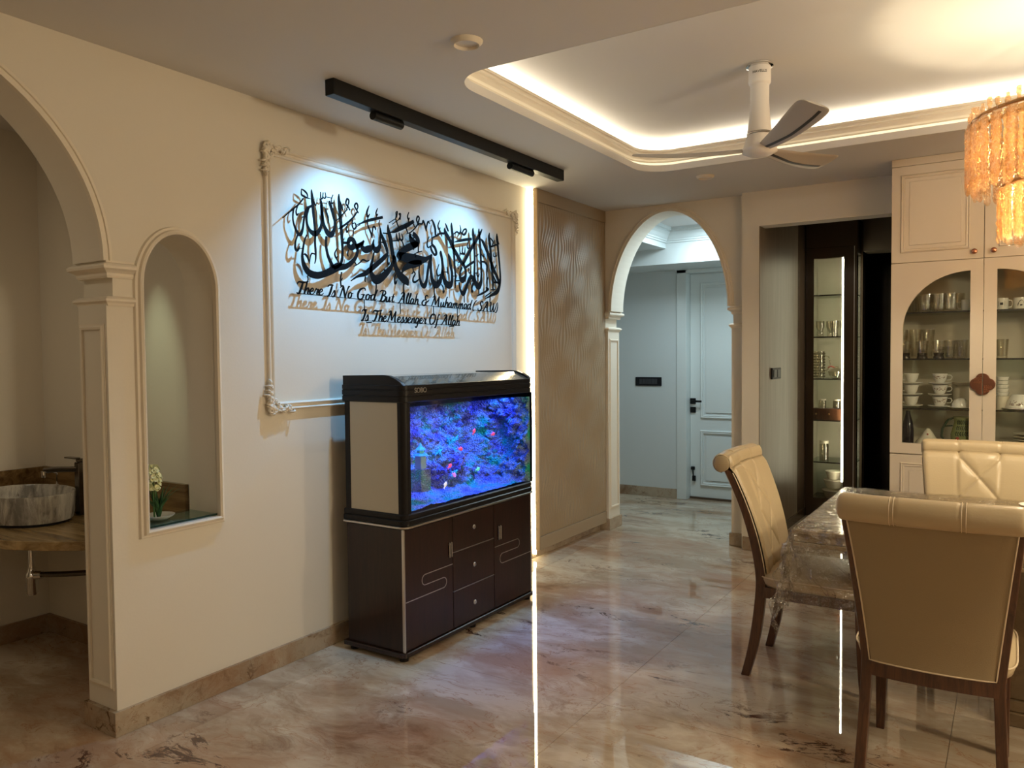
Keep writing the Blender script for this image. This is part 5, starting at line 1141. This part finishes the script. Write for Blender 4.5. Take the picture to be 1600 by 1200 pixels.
# plant on the glass sill of the niche
ns = build('glass_sill', MB().bbox(-3.19, XL-.003, 1.8815, 2.2185, .802, .8085, .001), ['shelfglass', 'shelfedge']); 
build('front_edge', MB().box(XL-.003, XL-.0005, 1.8815, 2.2185, .8015, .809), 'shelfedge', ns, label='dark green polished glass edge')
tag(ns, 'clear glass shelf lying on the sill of the arched niche', 'shelf')
pt = thing('potted_hyacinth', 'artificial hyacinth with pale blossom and green leaves in a white dish', 'plant', (-3.10, 2.005, .809))
PX, PY, PZ = -3.10, 2.005, .809
build('dish', MB().lathe([(0, 0), (.035, 0), (.062, .016), (.066, .022), (.062, .022), (.032, .006), (0, .006)], (PX, PY, PZ), 28), 'pot', pt, smooth=40)
rr_ = random.Random(9)
for k in range(42):
    a = rr_.uniform(0, 2*PI); L = rr_.uniform(.07, .15); lean = rr_.uniform(.1, .7); wv = rr_.uniform(.006, .010)
    P = []; 
    for i in range(7):
        s = i/6; rr = L*lean*s*s*.9+.006; P.append((PX+rr*math.cos(a), PY+rr*math.sin(a), PZ+.012+L*s*(1-.28*lean*s*s)))
    if k == 0: pass
    build('leaf', MB().tube(P, [wv*.5, wv, wv*1.1, wv, wv*.85, wv*.5, wv*.1], 6, flat=.18, upv=(-math.sin(a), math.cos(a), 0)), 'leaf', pt, smooth=True)
build('stem', MB().tube([(PX, PY-.02, PZ+.01), (PX, PY-.024, PZ+.12), (PX+.002, PY-.026, PZ+.20)], .004, 8), 'leaf', pt)
fmb = MB().loft([[(.0, 0, 0)]*6, [(.0055*math.cos(PI*q/3), .0055*math.sin(PI*q/3), .006) for q in range(6)], [(.011*math.cos(PI*q/3), .011*math.sin(PI*q/3), .012) for q in range(6)], [(.002*math.cos(PI*q/3), .002*math.sin(PI*q/3), .008) for q in range(6)]], caps=False)
first = None
for k in range(80):
    z = rr_.uniform(0, 1); a = k*2.4; r = .024*math.sqrt(max(.1, 1-(2*z-1)**2*.8))
    loc = (PX+.002+r*math.cos(a), PY-.026+r*math.sin(a), PZ+.13+.10*z)
    if first is None:
        b0 = MB(); b0.f = fmb.f; b0.mi = fmb.mi; b0.v = [tuple(Vector(v)+ORG[pt.name]) for v in fmb.v]; first = build('blossom', b0, 'hyac', pt); o = first
    else: o = first.copy(); COL.objects.link(o)
    o.location = Vector(loc)-ORG[pt.name]; o.rotation_euler = Vector((math.cos(a), math.sin(a), .5-z*.0)).to_track_quat('Z', 'Y').to_euler()

# ================================================================== DINING TABLE
TX, TR, TN, TF, TZ = -.783, 1.66, 3.405, 4.612, .757
dt = thing('dining_table', 'beige onyx marble dining table with a thick edge on a solid pedestal', 'table', (.43, 4.0, 0))
build('table_top', MB().bbox(TX, TR, TN, TF, TZ-.018, TZ, .002), 'tablemarble', dt)
build('top_edge', MB().bbox(TX+.010, TR-.010, TN+.010, TF-.010, TZ-.052, TZ-.0185, .002).bbox(TX+.004, TR-.004, TN+.004, TF-.004, TZ-.070, TZ-.0525, .002), 'tablemarble', dt)
M['ped'] = marble('brown_marble_pedestal', (.16, .11, .06), (.11, .06, .03), (.06, .03, .015), .2, 3.0, .5, .5)
build('pedestal', MB().bbox(.0, .95, 3.70, 4.32, .10, TZ-.071, .003), 'ped', dt)
build('plinth', MB().bbox(-.03, .98, 3.665, 4.355, 0, .055, .003).bbox(-.015, .965, 3.68, 4.34, .0555, .0995, .003), 'ped', dt)
item('serving_bowl', MB().lathe([(0, 0), (.03, 0), (.06, .025), (.072, .048), (.069, .048), (.055, .025), (0, .006)], seg=28), 'porc', (.098, 4.18, TZ+.010), 'white bowl standing on the table behind the nearest chair', 'bowl')
# clear vinyl sheet, draped over the left end
def vinyl(mbv):
    nx, ny = 150, 90
    X0, X1, Y0, Y1 = TX-.34, TR-.02, TN-.33, TF-.01
    vs = []
    for j in range(ny):
        for i in range(nx):
            u = i/(nx-1); v = j/(ny-1)
            # denser near the draped corner
            a = X0+(X1-X0)*(u**1.7); b = Y0+(Y1-Y0)*(v**1.3)
            dx = max(0, TX-a); dy = max(0, TN-b)
            fade = max(0, min(1, 1-(a-(TX+.42))/.35))        # the near drape is tucked away along the table
            if a > TX+.42: dy *= fade*.9+.04
            r = math.hypot(dx, dy)
            if r < 1e-6:
                n_ = noise.noise(Vector((a*9, b*9, 0)))*.5+noise.noise(Vector((a*22, b*22, 3)))*.5
                vs.append((a, b, TZ+.003+.0035*(1+n_)))
            else:
                ex, ey = max(a, TX), max(b, TN)
                ang = math.atan2(dy, dx)
                flare = .022+.16*r*(math.sin(2*ang)**2) + .014*math.sin(a*38+b*33+2*math.sin(ang*9))*min(1, r*6)+.020*math.sin(ang*14)*(math.sin(2*ang)**2)*min(1, r*5)+.008*noise.noise(Vector((a*25, b*25, 1)))*min(1, r*8)
                ox, oy = (dx/r)*flare*min(1, r*14), (dy/r)*flare*min(1, r*14)
                k = 1.0 if (dx == 0 or dy == 0) else 1.0
                vs.append((ex-ox, ey-oy, TZ+.0045-r*.97*k-.000))
    fs = [(j*nx+i, j*nx+i+1, (j+1)*nx+i+1, (j+1)*nx+i) for j in range(ny-1) for i in range(nx-1)]
    return mbv.add(vs, fs)
vn = build('vinyl_sheet', vinyl(MB()), 'plastic', smooth=True, recalc=False); tag(vn, 'crinkled clear vinyl sheet covering the table and hanging over its left corner', 'tablecloth')

# ================================================================== DINING CHAIRS (built facing +x at the origin)
dc0 = thing('dining_chair', 'cream leather dining chair with diamond stitching at the left end of the table', 'chair', (0, 0, 0), 'cream leather dining chairs at the table')
PR = catmull([(-.292, 0), (-.262, .12), (-.240, .25), (-.226, .40), (-.228, .50), (-.252, .64), (-.292, .78), (-.338, .90), (-.366, .96)], 4)
def px_at(z):
    for i in range(len(PR)-1):
        if PR[i][1] <= z <= PR[i+1][1]: s = (z-PR[i][1])/max(1e-6, PR[i+1][1]-PR[i][1]); return PR[i][0]+(PR[i+1][0]-PR[i][0])*s
    return PR[-1][0]
def hw(z): return .214-.018*min(1, z/.42) if z < .42 else .196+.058*((z-.42)/.54)
for s_ in (-1, 1):
    R = []
    for x, z in PR:
        w_ = .046 if z < .42 else .046-.018*(z-.42)/.54; th = .034 if z < .42 else .034-.016*(z-.42)/.54; yc = s_*hw(z)
        k = 1 if z > .2 else .82+.9*z
        R.append([(x-w_*k/2, yc-th/2, z), (x+w_*k/2, yc-th/2, z), (x+w_*k/2, yc+th/2, z), (x-w_*k/2, yc+th/2, z)])
    build('rear_leg', MB().loft(R), 'chairwood', dc0, bevel=.004)
    R = []
    for z, o_ in ((0, .012), (.15, .004), (.32, 0), (.405, 0)):
        k = .030+.018*z/.4; cx_, cy_ = .205+o_, s_*(.205+o_*.4)
        R.append([(cx_-k/2, cy_-k/2, z), (cx_+k/2, cy_-k/2, z), (cx_+k/2, cy_+k/2, z), (cx_-k/2, cy_+k/2, z)])
    build('front_leg', MB().loft(R), 'chairwood', dc0, bevel=.004)
mb = MB()
for s_ in (-1, 1): mb.bbox(-.21, .22, s_*.205-.012, s_*.205+.012, .375, .425, .002)
mb.bbox(.205, .229, -.205, .205, .375, .425, .002)
mb.loft([[(px_at(z)-.012-.018*(1-(y/.2)**2)+d, y, z) for z, d in ((.385, -.010), (.385, .014), (.432, .014), (.432, -.010))] for y in [(-.196+.392*k/12) for k in range(13)]])
build('seat_frame', mb, 'chairwood', dc0)
# seat cushion
R = []
for z, d in ((.426, .014), (.440, .001), (.465, -.006), (.478, -.002), (.488, .012), (.500, .040), (.508, .09), (.511, .15)):
    ring = []
    for k in range(40):
        a = 2*PI*k/40; c_, s2 = math.cos(a), math.sin(a); hx, hy = .245-d, .238-d
        ring.append((.015+hx*math.copysign(abs(c_)**.32, c_), hy*math.copysign(abs(s2)**.32, s2), z))
    R.append(ring)
st_ = build('seat', MB().loft(R), 'leather', dc0, smooth=True)
P = [(.015+.253*math.copysign(abs(math.cos(a))**.32, math.cos(a)), .246*math.copysign(abs(math.sin(a))**.32, math.sin(a)), .474) for a in [2*PI*k/48 for k in range(49)]]
build('piping', MB().tube(P, .0032, 6), 'pipe', st_)
# padded back with diamond stitching, rolling over at the top
RC = (-.392, .990); RR = .040
def bow(u): return -.020*(1-u*u)
path = [(px_at(z)+.030, z) for z in [.455+.49*k/40 for k in range(41)]]
a0 = math.atan2(path[-1][1]-RC[1], path[-1][0]-RC[0])
for k in range(1, 23):
    a = a0+(math.radians(268)-a0)*k/22; path.append((RC[0]+RR*math.cos(a)*1.0, RC[1]+RR*math.sin(a)))
def tri(x): x = x % 1; return 4*x-1 if x < .5 else 3-4*x
SM = .36
def pad(u, t):
    i = t*(len(path)-1); i0 = min(int(i), len(path)-2); f = i-i0
    x = path[i0][0]*(1-f)+path[i0+1][0]*f; z = path[i0][1]*(1-f)+path[i0+1][1]*f
    tx, tz = path[i0+1][0]-path[i0][0], path[i0+1][1]-path[i0][1]; l = math.hypot(tx, tz); nx, nz = tz/l, -tx/l
    U = 2*u-1; zz = .455+.0123*i
    h = hw(min(z, .96))+.006 if i0 < 41 else .262
    e = min(1, (1-abs(U))*9); puff = .016*math.sqrt(max(0, 1-(1-e)**2)) if i0 < 46 else .006*math.sqrt(max(0, 1-(1-e)**2))
    g = 0
    g += math.exp(-((abs(U)-SM)/.018)**2)*.0035+math.exp(-((abs(U)-SM-.035)/.014)**2)*.0022
    if abs(U) < SM and zz < .97:
        d = abs(abs(U/SM)-abs(tri((zz-.455)/.40+.25))) ; g += math.exp(-(d/.06)**2)*.0085
        puff += .006*min(1, d*2)
    if i0 < 3: puff *= i0/3
    return (x+bow(U)+nx*(puff-g), U*h, z+nz*(puff-g))
bk = build('backrest', MB().grid(pad, 72, 124), 'leather', dc0, smooth=True, recalc=False)
# roll end discs, back panel, piping
mb = MB()
for s_ in (-1, 1):
    ring = [(RC[0]+RR*.97*math.cos(a), s_*.2615, RC[1]+RR*.97*math.sin(a)) for a in [2*PI*k/24 for k in range(24)]]
    mb.loft([ring, [(RC[0]+RR*.7*math.cos(a), s_*.268, RC[1]+RR*.7*math.sin(a)) for a in [2*PI*k/24 for k in range(24)]], [(RC[0], s_*.269, RC[1])]*24], caps=False)
build('roll_end', mb, 'leather', dc0, smooth=True)
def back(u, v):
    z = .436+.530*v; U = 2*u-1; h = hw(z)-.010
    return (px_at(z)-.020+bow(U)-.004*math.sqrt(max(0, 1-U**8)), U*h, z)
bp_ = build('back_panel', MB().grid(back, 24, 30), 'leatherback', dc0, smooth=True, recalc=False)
def side_fill(u, v):
    z = .44+.52*v; return (px_at(z)-.018+.05*u, 0, z)
P = [back(0, v) for v in [1-k/16 for k in range(16)]]+[back(u, 0) for u in [k/16 for k in range(17)]]+[back(1, v) for v in [k/16 for k in range(1, 17)]]
build('piping', MB().tube([(x-.001, y, z) for x, y, z in P], .0028, 6), 'pipe', bp_)
P = []
for s_ in (-1, 1):
    build('piping', MB().tube([(px_at(z)+.022, s_*(hw(z)+.010), z) for z in [.45+.50*k/16 for k in range(17)]], .0028, 6), 'pipe', bk)
# stitched double seam lines on the roll
for s_ in (-1, 1):
    for d in (0, .012):
        y = s_*(SM*.262+d); build('seam', MB().tube([(RC[0]+(RR+.0125)*math.cos(a)+bow(y/.262), y, RC[1]+(RR+.0125)*math.sin(a)) if False else (RC[0]+(RR+.0062)*math.cos(a)+bow(y/.262), y, RC[1]+(RR+.0062)*math.sin(a)) for a in [math.radians(60+13*k) for k in range(16)]], .0012, 5), 'pipe', bk)
dc0.location = (-.748, 3.845, 0)
c2 = dup(dc0, (-.222, 3.172, 0), PI/2, 'cream leather dining chair nearest the camera, seen from behind')
c3 = dup(dc0, (-.144, 4.345, 0), -PI/2, 'cream leather dining chair on the far side of the table before the display cabinet')
c4 = dup(dc0, (.62, 3.172, 0), PI/2, 'cream leather dining chair on the near side, right of the nearest one') if False else None
